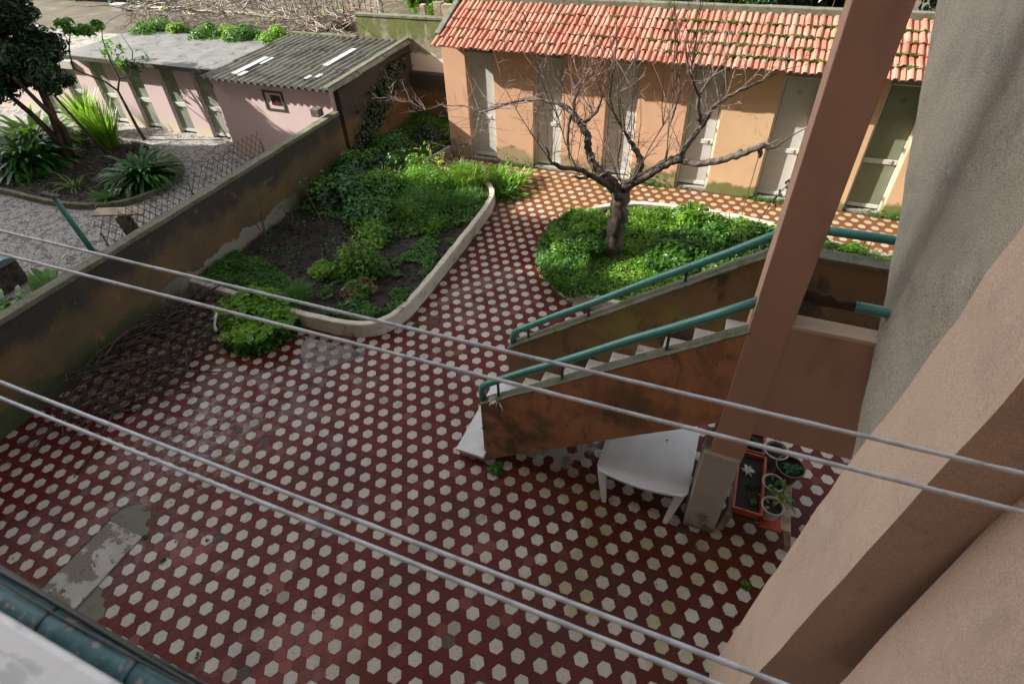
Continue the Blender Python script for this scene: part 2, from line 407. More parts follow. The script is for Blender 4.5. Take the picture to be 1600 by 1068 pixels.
class MB:
    def __init__(s): s.v = []; s.f = []
    def add(s, vs, fs):
        k = len(s.v); s.v += [tuple(p) for p in vs]; s.f += [tuple(i + k for i in f) for f in fs]; return s
    def box(s, x0, x1, y0, y1, z0, z1):
        return s.add([(x0, y0, z0), (x1, y0, z0), (x1, y1, z0), (x0, y1, z0), (x0, y0, z1), (x1, y0, z1), (x1, y1, z1), (x0, y1, z1)],
                     [(0, 3, 2, 1), (4, 5, 6, 7), (0, 1, 5, 4), (1, 2, 6, 5), (2, 3, 7, 6), (3, 0, 4, 7)])
    def prism(s, poly, a, b, axis='z'):
        n = len(poly)
        def P(p, t):
            return (p[0], p[1], t) if axis == 'z' else ((p[0], t, p[1]) if axis == 'y' else (t, p[0], p[1]))
        vs = [P(p, a) for p in poly] + [P(p, b) for p in poly]
        fs = [tuple(range(n - 1, -1, -1)), tuple(range(n, 2 * n))] + [(i, (i + 1) % n, n + (i + 1) % n, n + i) for i in range(n)]
        return s.add(vs, fs)
    def tube(s, pts, r, sides=8, cap=True):
        pts = [Vector(p[:3]) for p in pts]
        n = len(pts)
        if not hasattr(r, '__len__'): r = [r] * n
        prev = None; rings = []
        for i, p in enumerate(pts):
            t = (pts[min(i + 1, n - 1)] - pts[max(i - 1, 0)])
            if t.length < 1e-6: t = Vector((0, 0, 1))
            t.normalize()
            if prev is None:
                a = Vector((0, 0, 1)) if abs(t.z) < .9 else Vector((1, 0, 0))
                u = t.cross(a).normalized()
            else:
                u = prev - t * prev.dot(t)
                u = u.normalized() if u.length > 1e-6 else t.orthogonal().normalized()
            prev = u; w = t.cross(u)
            rings.append([p + (u * math.cos(2 * math.pi * k / sides) + w * math.sin(2 * math.pi * k / sides)) * r[i] for k in range(sides)])
        vs = [q for rg in rings for q in rg]; fs = []
        for i in range(n - 1):
            for k in range(sides):
                a = i * sides + k; b = i * sides + (k + 1) % sides
                fs.append((a, b, b + sides, a + sides))
        if cap:
            fs.append(tuple(range(sides - 1, -1, -1))); fs.append(tuple((n - 1) * sides + k for k in range(sides)))
        return s.add(vs, fs)
    def lathe(s, prof, c, seg=20):
        vs = []; fs = []
        for (r, z) in prof:
            for k in range(seg):
                a = 2 * math.pi * k / seg; vs.append((c[0] + r * math.cos(a), c[1] + r * math.sin(a), c[2] + z))
        for i in range(len(prof) - 1):
            for k in range(seg):
                a = i * seg + k; b = i * seg + (k + 1) % seg
                fs.append((a, b, b + seg, a + seg))
        return s.add(vs, fs)
    def build(s, name, mat, parent=None, smooth=False, bevel=0.0, kind=None, seg=2):
        off = ORG.get(parent, Vector((0, 0, 0)))
        me = bpy.data.meshes.new(name)
        me.from_pydata([(p[0] - off.x, p[1] - off.y, p[2] - off.z) for p in s.v], [], s.f)
        bm = bmesh.new(); bm.from_mesh(me); bmesh.ops.recalc_face_normals(bm, faces=bm.faces); bm.to_mesh(me); bm.free()
        me.materials.append(MATS[mat])
        if smooth: me.polygons.foreach_set('use_smooth', [True] * len(me.polygons))
        o = bpy.data.objects.new(name, me); COL.objects.link(o)
        if parent: o.parent = parent; ORG[o] = off
        else: ORG[o] = Vector((0, 0, 0))
        if bevel:
            md = o.modifiers.new('edge', 'BEVEL'); md.width = bevel; md.segments = seg; md.limit_method = 'ANGLE'; md.angle_limit = .6
        if kind: o['kind'] = kind
        return o

def np_mesh(name, V, F, mat, parent=None, kind=None, smooth=False):
    """V (n,3) float, F (m,k) int"""
    off = ORG.get(parent, Vector((0, 0, 0)))
    V = np.asarray(V, np.float32) - np.array(off[:], np.float32)
    F = np.asarray(F, np.int32)
    me = bpy.data.meshes.new(name)
    me.vertices.add(len(V)); me.vertices.foreach_set('co', V.ravel())
    k = F.shape[1]
    me.loops.add(F.size); me.loops.foreach_set('vertex_index', F.ravel())
    me.polygons.add(len(F)); me.polygons.foreach_set('loop_start', np.arange(0, F.size, k, dtype=np.int32))
    me.polygons.foreach_set('use_smooth', [smooth] * len(F))
    me.update(calc_edges=True); me.validate()
    me.materials.append(MATS[mat])
    o = bpy.data.objects.new(name, me); COL.objects.link(o)
    if parent: o.parent = parent; ORG[o] = off
    if kind: o['kind'] = kind
    return o

def wobble(o, amt, scale, cuts=0):
    """roughen a mesh's vertices with smooth noise so long edges are not ruler-straight"""
    from mathutils import noise
    me = o.data
    if cuts:
        bm = bmesh.new(); bm.from_mesh(me)
        for _ in range(cuts):
            es = [e for e in bm.edges if e.calc_length() > scale]
            if not es: break
            bmesh.ops.subdivide_edges(bm, edges=es, cuts=1, use_grid_fill=True)
        bmesh.ops.triangulate(bm, faces=[f for f in bm.faces if len(f.verts) > 4])
        bm.to_mesh(me); bm.free()
    for v in me.vertices:
        p = (v.co) / max(scale, .01)
        v.co += Vector((noise.noise(p), noise.noise(p + Vector((9, 1, 4))), noise.noise(p + Vector((3, 7, 2))))) * amt

# ---- leaves
def _basis(N):
    N = N / np.linalg.norm(N, axis=1, keepdims=True)
    A = rng.normal(size=N.shape); U = np.cross(N, A); U /= np.linalg.norm(U, axis=1, keepdims=True) + 1e-9
    return N, U, np.cross(N, U)
def leaves(P, N, size, aspect=.6, fold=.15, var=.35):
    """diamond leaves, folded along the midrib: 4 verts / 2 tris each"""
    P = np.asarray(P, float); n = len(P)
    N, U, W = _basis(np.asarray(N, float))
    s = size * (1 + var * rng.normal(size=(n, 1))).clip(.35, 2)
    a = P - U * s * .5; b = P + U * s * .5
    c = P + W * s * .5 * aspect + N * s * fold + U * s * .05; d = P - W * s * .5 * aspect + N * s * fold + U * s * .05
    V = np.stack([a, c, b, d], 1).reshape(-1, 3)
    i = np.arange(n)[:, None] * 4
    F = np.concatenate([i + [0, 1, 2], i + [0, 2, 3]], 0)
    return V, F
def blades(C, n, length, width, spread=.25, droop=1.0, up=1.0, seg=5, rad=.15):
    """arching strap leaves from centre C"""
    V = []; F = []; k = 0
    for _ in range(n):
        a = random.uniform(0, 2 * math.pi); L = length * random.uniform(.6, 1.15)
        d = Vector((math.cos(a), math.sin(a), 0)); s = Vector((-d.y, d.x, 0))
        p = Vector(C) + d * random.uniform(0, rad)
        ang = math.radians(90) - random.uniform(.05, spread) * 1.5
        w = width * random.uniform(.7, 1.2)
        for j in range(seg + 1):
            t = j / seg
            ww = w * (.55 + .9 * t) * (1 - t ** 2.2) + .002
            V += [tuple(p - s * ww * .5), tuple(p + s * ww * .5)]
            ang -= droop / seg * (.4 + 1.2 * t) * random.uniform(.7, 1.2)
            p = p + (d * math.cos(ang) + Vector((0, 0, 1)) * math.sin(ang) * up) * (L / seg)
        for j in range(seg):
            b = k + j * 2; F.append((b, b + 1, b + 3)); F.append((b, b + 3, b + 2))
        k = len(V)
    return np.array(V), np.array(F)
def merge(parts):
    V = []; F = []; k = 0
    for v, f in parts:
        V.append(v); F.append(f + k); k += len(v)
    return np.concatenate(V), np.concatenate(F)
def lump(n, c, r, rz, clumps=9, inner=.55):
    """points through an uneven mound made of many small clumps; returns points and outward normals"""
    C = rng.normal(size=(clumps, 3)); C /= np.linalg.norm(C, axis=1, keepdims=True)
    C[:, 2] = np.abs(C[:, 2]) * .9; C *= rng.uniform(.3, .85, size=(clumps, 1))
    R = rng.uniform(.25, .5, size=clumps)
    k = rng.integers(0, clumps, n)
    D = rng.normal(size=(n, 3)); D /= np.linalg.norm(D, axis=1, keepdims=True)
    q = C[k] + D * (R[k] * rng.uniform(inner, 1, n) ** .6)[:, None]
    P = np.array(c) + q * np.array([r, r, rz]); P[:, 2] = np.maximum(P[:, 2], c[2] + .01)
    Nn = D + np.array([0, 0, .8]) + rng.normal(size=(n, 3)) * .35
    return P, Nn
def inpoly(x, y, poly):
    r = np.zeros(len(x), bool); n = len(poly); j = n - 1
    for i in range(n):
        xi, yi = poly[i]; xj, yj = poly[j]
        c = ((yi > y) != (yj > y)) & (x < (xj - xi) * (y - yi) / (yj - yi + 1e-12) + xi)
        r ^= c; j = i
    return r
def sample_poly(poly, n):
    a = np.array(poly); lo = a.min(0); hi = a.max(0); X = []
    while sum(map(len, X)) < n:
        p = rng.uniform(lo, hi, size=(n * 2, 2)); X.append(p[inpoly(p[:, 0], p[:, 1], poly)])
    return np.concatenate(X)[:n]
def wavy(x, y, s=1.0, ph=0.0):
    return (np.sin(x * 2.1 * s + ph) * np.cos(y * 1.7 * s + 1.3 * ph) + .6 * np.sin(x * 4.7 * s + y * 3.1 * s + ph) + .4 * np.cos(y * 6.3 * s - x * 2.9 * s)) / 2
# small polyline helper
def smooth_line(pts, it=2):
    for _ in range(it):
        q = [pts[0]]
        for a, b in zip(pts, pts[1:]):
            q += [(a[0] * .75 + b[0] * .25, a[1] * .75 + b[1] * .25), (a[0] * .25 + b[0] * .75, a[1] * .25 + b[1] * .75)]
        q.append(pts[-1]); pts = q
    return pts
# ================================================================== GROUND
S = 0.3464; HP = 0.2; HR = HP / math.sqrt(3)
bed_a = [(-7.0, 2.75), (-3.2, 2.6), (-1.75, 2.68), (-1.15, 2.98), (-.86, 3.6), (-.8, 4.5), (-.86, 7.5), (-.92, 9.3), (-1.1, 10.05), (-1.55, 10.6), (-2.3, 10.92), (-3.2, 11.05), (-4.3, 11.1), (-4.05, 12.75), (-4.05, 15.5), (-7.0, 15.5)]
bed_b = [(3.5, 5.62), (2.6, 5.82), (1.95, 6.35), (1.55, 7.2), (1.45, 8.2), (1.6, 9.2), (2.1, 10.05), (2.9, 10.65), (3.9, 10.95), (5.5, 11.0), (7.4, 10.8), (8.6, 10.3), (10.5, 10.0), (13, 9.9), (13, 5.6)]
slab_r = (-3.15, -2.33, -4.46, -3.08)
patch_a = [(-3.24, -2.98), (-3.05, -2.62), (-2.70, -2.60), (-2.30, -2.92), (-2.32, -3.08), (-3.15, -3.08)]
patch_b = [(-2.32, -3.98), (-2.10, -4.0), (-1.85, -4.25), (-1.55, -4.7), (-1.5, -5.3), (-3.2, -5.3), (-3.2, -4.47), (-2.33, -4.47)]
floor_poly = [(-7, -5.3), (13, -5.3), (13, 12.72), (-4.05, 12.72), (-4.3, 11.1), (-7, 11.1)]

g = MB().box(-70, 70, -60, 110, -.6, -.06).build('ground', 'dry_ground', kind='structure')
# courtyard floor: mortar bed with every hexagonal tile standing on it
floor = MB().box(-7.0, 13.0, -5.3, 12.75, -.058, -.006).build('courtyard_floor', 'joint_mortar', kind='structure')

def hex_mesh(name, mat, r=HR * .978, h=.0):
    mb = MB()
    ang = [math.radians(60 * k) for k in range(6)]
    top = [((r - .0018) * math.cos(a), (r - .0018) * math.sin(a), h) for a in ang]
    mid = [(r * math.cos(a), r * math.sin(a), h - .0015) for a in ang]
    bot = [(r * math.cos(a), r * math.sin(a), h - .02) for a in ang]
    fs = [tuple(range(6))]
    for k in range(6):
        n = (k + 1) % 6
        fs += [(6 + k, 6 + n, n, k), (12 + k, 12 + n, 6 + n, 6 + k)]
    return top + mid + bot, fs
HV, HF = hex_mesh('t', None)
tiles = {'white': [], 'red': []}
a1 = (HP * math.cos(math.pi / 6), HP * .5)
for i in range(-60, 100):
    for j in range(-110, 110):
        x = i * a1[0]; y = i * a1[1] + j * HP
        if x < -6.98 or x > 13 or y < -5.2 or y > 12.75: continue
        white = (i - j) % 3 == 0
        P = np.array([[x, y]])
        def ins(poly, grow=0.0): return bool(inpoly(P[:, 0], P[:, 1], poly)[0])
        if ins(bed_a) or ins(bed_b): continue
        if y > 11.1 and x < -4.1: continue
        if slab_r[0] - .06 < x < slab_r[1] + .06 and slab_r[2] - .06 < y < slab_r[3] + .06: continue
        if ins(patch_a) or ins(patch_b): continue
        if random.random() < .0035: continue
        if 3.15 < x < 4.5 and 1.0 < y < 1.9 and random.random() < .75: continue      # broken floor under the stair
        tiles['white' if white else 'red'].append((x, y))
for kind, mat in (('white', 'white_tile_cement'), ('red', 'red_tile_cement')):
    L = tiles[kind]
    def vis(p):
        sx, sy, z = scr((p[0], p[1], 0)); ok = -10 < sx < 1350 and 200 < sy < 1080
        return (0 if ok else 1, z)
    L.sort(key=vis)
    me = bpy.data.meshes.new(kind + '_tile'); me.from_pydata(HV, [], HF); me.materials.append(MATS[mat])
    for (x, y) in L[:300]:
        o = bpy.data.objects.new(kind + '_tile', me); COL.objects.link(o); o.parent = floor
        o.location = (x, y, random.uniform(-.0015, .0015)); o.rotation_euler = (random.gauss(0, .006), random.gauss(0, .006), random.gauss(0, .008))
    rest = np.array(L[300:]); n = len(rest)
    hv = np.array(HV); rz = rng.normal(size=n) * .008; ca, sa = np.cos(rz), np.sin(rz)
    V = np.zeros((n, 18, 3)); V[:, :, 0] = hv[:, 0] * ca[:, None] - hv[:, 1] * sa[:, None] + rest[:, :1]
    V[:, :, 1] = hv[:, 0] * sa[:, None] + hv[:, 1] * ca[:, None] + rest[:, 1:]
    tx, ty = rng.normal(size=(2, n)) * .006
    V[:, :, 2] = hv[:, 2] + rng.uniform(-.0015, .0015, n)[:, None] + hv[:, 0] * tx[:, None] + hv[:, 1] * ty[:, None]
    Vf = V.reshape(-1, 3); faces = []
    offs = np.arange(n) * 18
    tri = []
    for f in HF:
        if len(f) == 6: tri += [(f[0], f[1], f[2]), (f[0], f[2], f[3]), (f[0], f[3], f[4]), (f[0], f[4], f[5])]
        else: tri += [(f[0], f[1], f[2]), (f[0], f[2], f[3])]
    F = (np.array(tri)[None] + offs[:, None, None]).reshape(-1, 3)
    np_mesh(kind + '_tile_field', Vf, F, mat, floor, kind='stuff')

o = MB().box(*slab_r, -.03, .028).build('manhole_slab', 'slab_concrete', bevel=.012)
wobble(o, .012, .25, 3)
tag(o, 'long stained concrete cover slab set among the hexagon tiles near the sill', 'cover slab')
ORG[o] = Vector((0, 0, 0))
MB().tube([(-2.78, -3.62, .03), (-2.76, -3.66, .075), (-2.68, -3.74, .08), (-2.64, -3.79, .03)], .012, 6).build('lifting_ring', 'metal_grey', o, smooth=True)
mp = MB().prism(patch_a, -.03, -.004).prism(patch_b, -.03, -.003).build('mortar_patch', 'damp_mortar', kind='structure')
MB().box(3.0, 4.6, .95, 2.0, -.03, -.001).build('mortar_patch', 'old_concrete', kind='structure')

pud = [(-2.95, 2.45), (-2.5, 2.5), (-1.9, 2.55), (-1.35, 2.5), (-1.1, 2.2), (-1.5, 1.9), (-1.75, 1.5), (-2.1, 1.42), (-2.45, 1.6), (-2.85, 1.9)]
pud = smooth_line(pud + [pud[0]], 3)[:-1]
o = MB().prism(pud, .001, .0045).build('puddle', 'puddle_water', kind='structure')
wobble(o, .0, .3)

# soil in the beds
def soil_mesh(poly, z, amp, n=70):
    a = np.array(poly); lo = a.min(0); hi = a.max(0)
    nx = int((hi[0] - lo[0]) / .13) + 1; ny = int((hi[1] - lo[1]) / .13) + 1
    xs = np.linspace(lo[0], hi[0], nx); ys = np.linspace(lo[1], hi[1], ny)
    X, Y = np.meshgrid(xs, ys); Z = z + amp * wavy(X, Y, 1.1) + amp * .6 * rng.normal(size=X.shape)
    V = np.stack([X.ravel(), Y.ravel(), Z.ravel()], 1)
    idx = np.arange(nx * ny).reshape(ny, nx)
    q = np.stack([idx[:-1, :-1].ravel(), idx[:-1, 1:].ravel(), idx[1:, 1:].ravel(), idx[1:, :-1].ravel()], 1)
    cx = V[q].mean(1); ok = np.ones(len(q), bool)
    for (ax, ay) in ((.14, 0), (-.14, 0), (0, .14), (0, -.14)): ok &= inpoly(cx[:, 0] + ax, cx[:, 1] + ay, poly)
    q = q[ok]
    return V, q
V, F = soil_mesh(bed_a, .27, .03); o = np_mesh('soil', V, F, 'soil', kind='structure')
V, F = soil_mesh(bed_b, .27, .03); o = np_mesh('soil', V, F, 'soil', kind='structure')

# kerbs
def offset_line(pts, d):
    out = []
    for i, p in enumerate(pts):
        a = Vector(pts[max(i - 1, 0)]); b = Vector(pts[min(i + 1, len(pts) - 1)]); t = (b - a).normalized()
        out.append((p[0] - t.y * d, p[1] + t.x * d))
    return out
def kerb(name, pts, w, h, mat, label, it=2, side=1, cat='planter kerb'):
    p0 = smooth_line(pts, it); p = [p0[0]]
    for a, b in zip(p0, p0[1:]):
        m_ = max(1, int(math.dist(a, b) / .14))
        p += [(a[0] + (b[0] - a[0]) * j / m_, a[1] + (b[1] - a[1]) * j / m_) for j in range(1, m_ + 1)]
    q = offset_line(p, w * side); mb = MB(); n = len(p); vs = []
    for (a, b) in zip(p, q):
        ux_, uy_ = (b[0] - a[0]) * .12, (b[1] - a[1]) * .12
        vs += [(a[0], a[1], -.05), (a[0], a[1], h - .022), (a[0] + ux_, a[1] + uy_, h), (b[0] - ux_, b[1] - uy_, h), (b[0], b[1], h - .022), (b[0], b[1], -.05)]
    fs = []
    for i in range(n - 1):
        for k in range(5):
            fs.append((i * 6 + k, i * 6 + k + 1, i * 6 + 7 + k, i * 6 + 6 + k))
    fs += [(5, 4, 3, 2, 1, 0), tuple(6 * n - 6 + k for k in range(6))]
    o = mb.add(vs, fs).build(name, mat)
    wobble(o, .022, .25, 0)
    return tag(o, label, cat)
kerb('planter_kerb', bed_a[:13], .17, .40, 'kerb_limewash', 'long curved whitewashed kerb round the bed along the side wall', 2, 1)
kerb('planter_kerb', [(-4.35, 11.15), (-4.2, 11.9), (-4.02, 12.73)], .18, .42, 'old_concrete', 'short bare concrete kerb running up to the peach storeroom corner', 1, 1)
kerb('planter_kerb', [(6.6, 5.6)] + bed_b[:15], .17, .38, 'kerb_limewash', 'rounded white kerb round the bed of the bare tree', 2, -1)

# ================================================================== PARTY WALL
t = thing('party_wall', 'long mould-stained orange garden wall between the two yards', 'wall', (-7.1, 5, 0))
o = MB().box(-7.22, -7.0, -5.3, 10.4, 0, 2.12).build('wall_face', 'stained_orange_plaster', t)
wobble(o, .02, .8, 4)
o = MB().box(-7.26, -6.975, -5.3, 10.4, 2.12, 2.24).build('coping', 'mossy_coping', t, bevel=.015); wobble(o, .018, .35, 5)
# ------------------------------------------------------------------ back wall
t = thing('back_wall', 'tall garden wall with bright green moss behind the corrugated shed', 'wall', (-6.5, 15.6, 0))
o = MB().box(-9.3, -3.4, 15.52, 15.75, 0, 4.0).build('wall_face', 'mossy_wall', t); wobble(o, .015, .6, 4)
o = MB().box(-9.34, -3.4, 15.49, 15.80, 4.0, 4.09).build('coping', 'mossy_coping', t, bevel=.01); wobble(o, .015, .4, 4)
MB().box(-7.0, -4.1, 15.2, 15.5, .3, 2.1).build('lower_wall', 'stained_orange_plaster', t)

# ================================================================== PEACH STOREROOM ROW
t = thing('storeroom_row', 'peach plastered storeroom row with terracotta tile roof and narrow doors', 'building', (3, 13.5, 0))
DX = [-3.2, -.78, 1.68, 4.18, 6.64, 9.2]
DW = 1.0; x0 = -4.05
edges = [x0]
for d in DX: edges += [d, d + DW]
edges.append(12.9)
for k in range(0, len(edges), 2):
    o = MB().box(edges[k], edges[k + 1], 12.75, 13.0, 0, 3.92).build('wall_pier', 'yellow_plaster' if k >= 8 else 'peach_plaster', t, bevel=.012)
MB().box(-4.05, -3.83, 13.0, 15.5, 0, 3.92).build('side_wall', 'peach_plaster', t)
MB().box(x0, 12.9, 12.76, 12.99, 3.78, 3.94).build('lintel', 'old_concrete', t)
MB().box(-3.8, 12.9, 13.28, 13.4, 0, 4.0).build('inner_wall', 'old_concrete', t)
for i, d in enumerate(DX):
    gm = 'door_paint_green' if i == 5 else 'door_paint'
    y = 12.93
    MB().box(d + .005, d + DW - .005, 12.79, 13.03, -.01, .09).build('door_sill', 'old_concrete', t, bevel=.01)
    dr = MB().box(d + .088, d + DW - .088, y + .03, y + .06, .13, 3.68).build('door', gm, t)
    ORG[dr] = ORG[t]
    MB().box(d + .003, d + .07, y, y + .09, .09, 3.77).box(d + DW - .07, d + DW - .003, y, y + .09, .09, 3.77).box(d + .07, d + DW - .07, y + .001, y + .089, 3.69, 3.768).build('door_frame', 'door_frame_paint', dr, bevel=.006)
    MB().box(d + .085, d + DW - .085, y + .005, y + .03, 1.53, 1.67).build('mid_rail', 'door_frame_paint', dr, bevel=.008)
    MB().box(d + .085, d + DW - .085, y + .008, y + .03, .14, .26).build('bottom_rail', 'door_frame_paint', dr, bevel=.006)
    MB().tube([(d + .80, y + .005, 1.6), (d + .80, y - .04, 1.6), (d + .70, y - .04, 1.6)], .011, 6).box(d + .78, d + .82, y - .003, y + .006, 1.54, 1.66).build('handle', 'metal_grey', dr, smooth=False)
    for z in (.5, 2.0, 3.3): MB().tube([(d + DW - .075, y - .012, z - .06), (d + DW - .075, y - .012, z + .06)], .014, 6).build('hinge', 'metal_grey', dr)
    vh = MB()
    for a in range(8):
        for rr in (.035, .07):
            cx = d + .48 + rr * math.cos(a * math.pi / 4); cz = 3.3 + rr * math.sin(a * math.pi / 4)
            vh.tube([(cx, y + .022, cz), (cx, y + .031, cz)], .008, 5)
    vh.build('vent_holes', 'black_plastic', dr)
# roof deck, tiles, copings
EY, EZ = 12.05, 4.06; RY, RZ = 14.18, 4.96
sl = math.hypot(RY - EY, RZ - EZ); ux, uz = (RY - EY) / sl, (RZ - EZ) / sl
MB().prism([(EY + .30, EZ + .02), (RY, RZ - .10), (RY, RZ - .2), (EY + .30, EZ - .06)], -3.9, 12.9, 'x').build('roof_deck', 'old_concrete', t)
TW = .345; rows = 5; TL = sl / rows + .09
prof = [(0, 0), (.028, .004), (.042, .052), (.07, .066), (.115, .066), (.142, .052), (.156, .004), (.205, .0), (.218, .030), (.30, .034), (.316, .0), (.340, .0)]
def tile_mesh():
    th = .022; n = len(prof); vs = []; fs = []
    for e, (yy, dz) in enumerate(((0, .03), (TL, -.012))):
        for (x, z) in prof: vs.append((x, yy, z + dz))
        for (x, z) in prof: vs.append((x, yy, z + dz - th))
    for k in range(n - 1):
        fs += [(k, k + 1, 2 * n + k + 1, 2 * n + k), (n + k, 3 * n + k, 3 * n + k + 1, n + k + 1), (k, n + k, n + k + 1, k + 1), (2 * n + k, 2 * n + k + 1, 3 * n + k + 1, 3 * n + k)]
    fs += [(0, 2 * n, 3 * n, n), (n - 1, 2 * n - 1, 4 * n - 1, 3 * n - 1)]
    # solid nose under the roll so no light shows through
    me = bpy.data.meshes.new('roof_tile'); me.from_pydata(vs, [], fs); me.materials.append(MATS['terracotta']); return me
tme = tile_mesh(); pit = math.atan2(uz, ux)
ntile = 0
for r in range(rows):
    cx = -4.08 + (0 if r == 0 else .14 + .02 * r)
    while cx < 12.8:
        if not (cx < -3.98 and r > 0):
            o = bpy.data.objects.new('roof_tile', tme); COL.objects.link(o); o.parent = t
            d = r * sl / rows + random.gauss(0, .014) + (random.gauss(0, .03) if random.random() < .08 else 0)
            p = Vector((cx + random.gauss(0, .006), EY + ux * d, EZ + uz * d + random.gauss(0, .003))) - ORG[t]
            o.location = p; o.rotation_euler = (pit + random.gauss(0, .012), random.gauss(0, .025), random.gauss(0, .022)); ntile += 1
        cx += TW
print('roof tiles', ntile)
o = MB().box(-4.0, 12.9, RY + .02, RY + .30, 4.7, 5.16).build('ridge_coping', 'mossy_coping', t, bevel=.02); wobble(o, .012, .4, 5)
o = MB().prism([(12.55, 4.22), (RY + .31, 5.02), (RY + .31, 5.17), (12.5, 4.38)], -4.12, -3.92, 'x').build('gable_coping', 'mossy_coping', t, bevel=.02); wobble(o, .008, .3, 4)
# gap filler below the ridge
# moss and weeds between the tiles
P = []
for k in range(260):
    r = random.randint(1, 4); x = random.choice([random.uniform(-3.5, 10), random.uniform(3, 9.6), random.uniform(3, 9.6)]); d = r * sl / rows - .03
    c = Vector((x, EY + ux * d, EZ + uz * d + .05))
    m = random.randint(6, 26)
    for _ in range(m): P.append(c + Vector((random.gauss(0, .06), random.gauss(0, .025), abs(random.gauss(0, .025)))))
P = np.array([p[:] for p in P]); V, F = leaves(P, rng.normal(size=P.shape) + [0, -.3, 1], .055, .7)
np_mesh('roof_weeds', V, F, 'leaf_mid', t, kind='stuff')

# ================================================================== STAIRCASE
t = thing('staircase', 'outdoor stair with marble treads between two stained orange parapets', 'staircase', (2.6, 1.3, 0))
PS = .749
near = [(2.66, 0), (2.66, 1.515), (6.50, 4.385), (6.50, 2.72), (3.22, .36), (2.86, .10), (2.75, 0)]
o = MB().prism(near, .61, .79, 'y').build('near_parapet', 'stair_plaster', t); wobble(o, .012, .5, 4)
cop = [(2.64, 1.515), (6.50, 4.385), (6.50, 4.42), (2.64, 1.55)]
o = MB().prism(cop, .602, .80, 'y').build('parapet_coping', 'mossy_coping', t, bevel=.012); wobble(o, .015, .3, 4)
far = [(2.60, 0), (2.60, 1.55), (6.66, 4.62), (6.66, 3.0), (3.3, .4), (2.8, 0)]
o = MB().prism(far, 2.08, 2.28, 'y').build('far_parapet', 'mossy_stair_plaster', t); wobble(o, .012, .5, 4)
o = MB().prism([(2.58, 1.55), (6.66, 4.62), (6.66, 4.675), (2.58, 1.605)], 2.06, 2.31, 'y').build('parapet_coping', 'mossy_coping', t, bevel=.012); wobble(o, .015, .3, 4)
# landing parapets
o = MB().box(6.90, 9.6, .612, .832, 2.64, 4.58).build('landing_parapet', 'pillar_plaster', t); wobble(o, .008, .5, 3)
MB().box(6.90, 9.6, .60, .84, 4.58, 4.64).build('parapet_coping', 'rough_pink_render', t, bevel=.01)
o = MB().box(6.665, 9.6, 2.08, 2.28, 2.9, 4.66).build('landing_parapet', 'mossy_stair_plaster', t); wobble(o, .01, .5, 3)
o = MB().box(6.665, 9.6, 2.06, 2.31, 4.66, 4.72).build('parapet_coping', 'mossy_coping', t, bevel=.01)
MB().box(6.7, 9.6, .835, 2.078, 3.42, 3.70).build('landing_slab', 'old_concrete', t)
MB().prism([(2.9, .1), (3.3, .36), (6.7, 2.86), (6.7, 3.42), (2.9, .62)], .832, 2.078, 'y').build('flight_slab', 'old_concrete', t)
for i in range(11):
    X = 2.14 + .415 * i; Z = .30 + .31 * i
    if i == 0:
        s1 = MB().box(2.12, 2.70, .46, 2.42, .17, .235).build('step', 'step_marble', t, bevel=.012)
        MB().box(2.16, 2.70, .52, 2.36, 0, .17).build('step_base', 'old_concrete', t)
        continue
    if i == 1:
        MB().box(2.50, 3.0, .84, 2.07, Z - .07, Z).build('step', 'step_marble', t, bevel=.01)
        MB().box(2.55, 3.0, .84, 2.07, 0, Z - .07).build('step_base', 'old_concrete', t)
        continue
    MB().box(X - .02, X + .44, .795, 2.076, Z - .05, Z).build('step', 'stair_marble', t, bevel=.008)
    MB().box(X + .01, X + .44, .797, 2.074, Z - .35, Z - .05).build('riser', 'stair_marble', t)
for (Y, rusted) in ((.72, True), (2.19, False)):
    pts = [(2.68, Y, 1.50), (2.66, Y, 1.80), (2.69, Y, 1.92), (2.78, Y, 2.02), (2.95, Y, 2.15)]
    for k in range(1, 8):
        x = 2.95 + k * (6.62 - 2.95) / 7; pts.append((x, Y, 2.15 + PS * (x - 2.95) + .01 * math.sin(k * 2)))
    hr = MB()
    if rusted:
        hr.tube(pts, .062, 14).tube([(7.45, Y, 4.99), (8.2, Y, 4.98), (9.5, Y, 4.98)], .062, 14)
    else:
        hr.tube(pts + [(6.85, Y, 4.99), (7.1, Y, 5.06), (8.0, Y, 5.07), (9.5, Y, 5.07)], .062, 14)
    h = hr.build('handrail', 'teal_paint', t, smooth=True)
    ORG[h] = ORG[t]
    if rusted:
        o = MB().tube([(6.8, Y, 4.99), (6.98, Y, 5.02), (7.08, Y, 4.98), (7.18, Y, 5.0), (7.28, Y, 4.97), (7.48, Y, 4.99)], [.07, .085, .06, .075, .058, .06], 12).build('rusted_section', 'rust', h, smooth=True)
        wobble(o, .03, .08, 2)
    for x in (2.98, 4.10, 5.56):
        zr = 2.15 + PS * (x - 2.95); zp = 1.55 + .7475 * (x - 2.66)
        MB().box(x - .02, x + .02, Y - .012, Y + .012, zp - .02, zr - .03).build('baluster', 'baluster_paint', h)
# pillar
t = thing('pillar', 'square brown plastered pillar on a pale painted plinth beside the stair', 'pillar', (6.7, .8, 0))
o = MB().box(6.46, 6.91, .60, 1.10, 2.03, 8.9).build('shaft', 'pillar_plaster', t, bevel=.012)
o = MB().box(6.38, 6.885, .575, 1.12, 0, 2.0).build('plinth', 'plinth_paint', t, bevel=.012); wobble(o, .006, .3, 3)
o = MB().box(6.42, 6.90, .585, 1.08, 2.0, 2.03).build('plinth_edge', 'rough_pink_render', t)

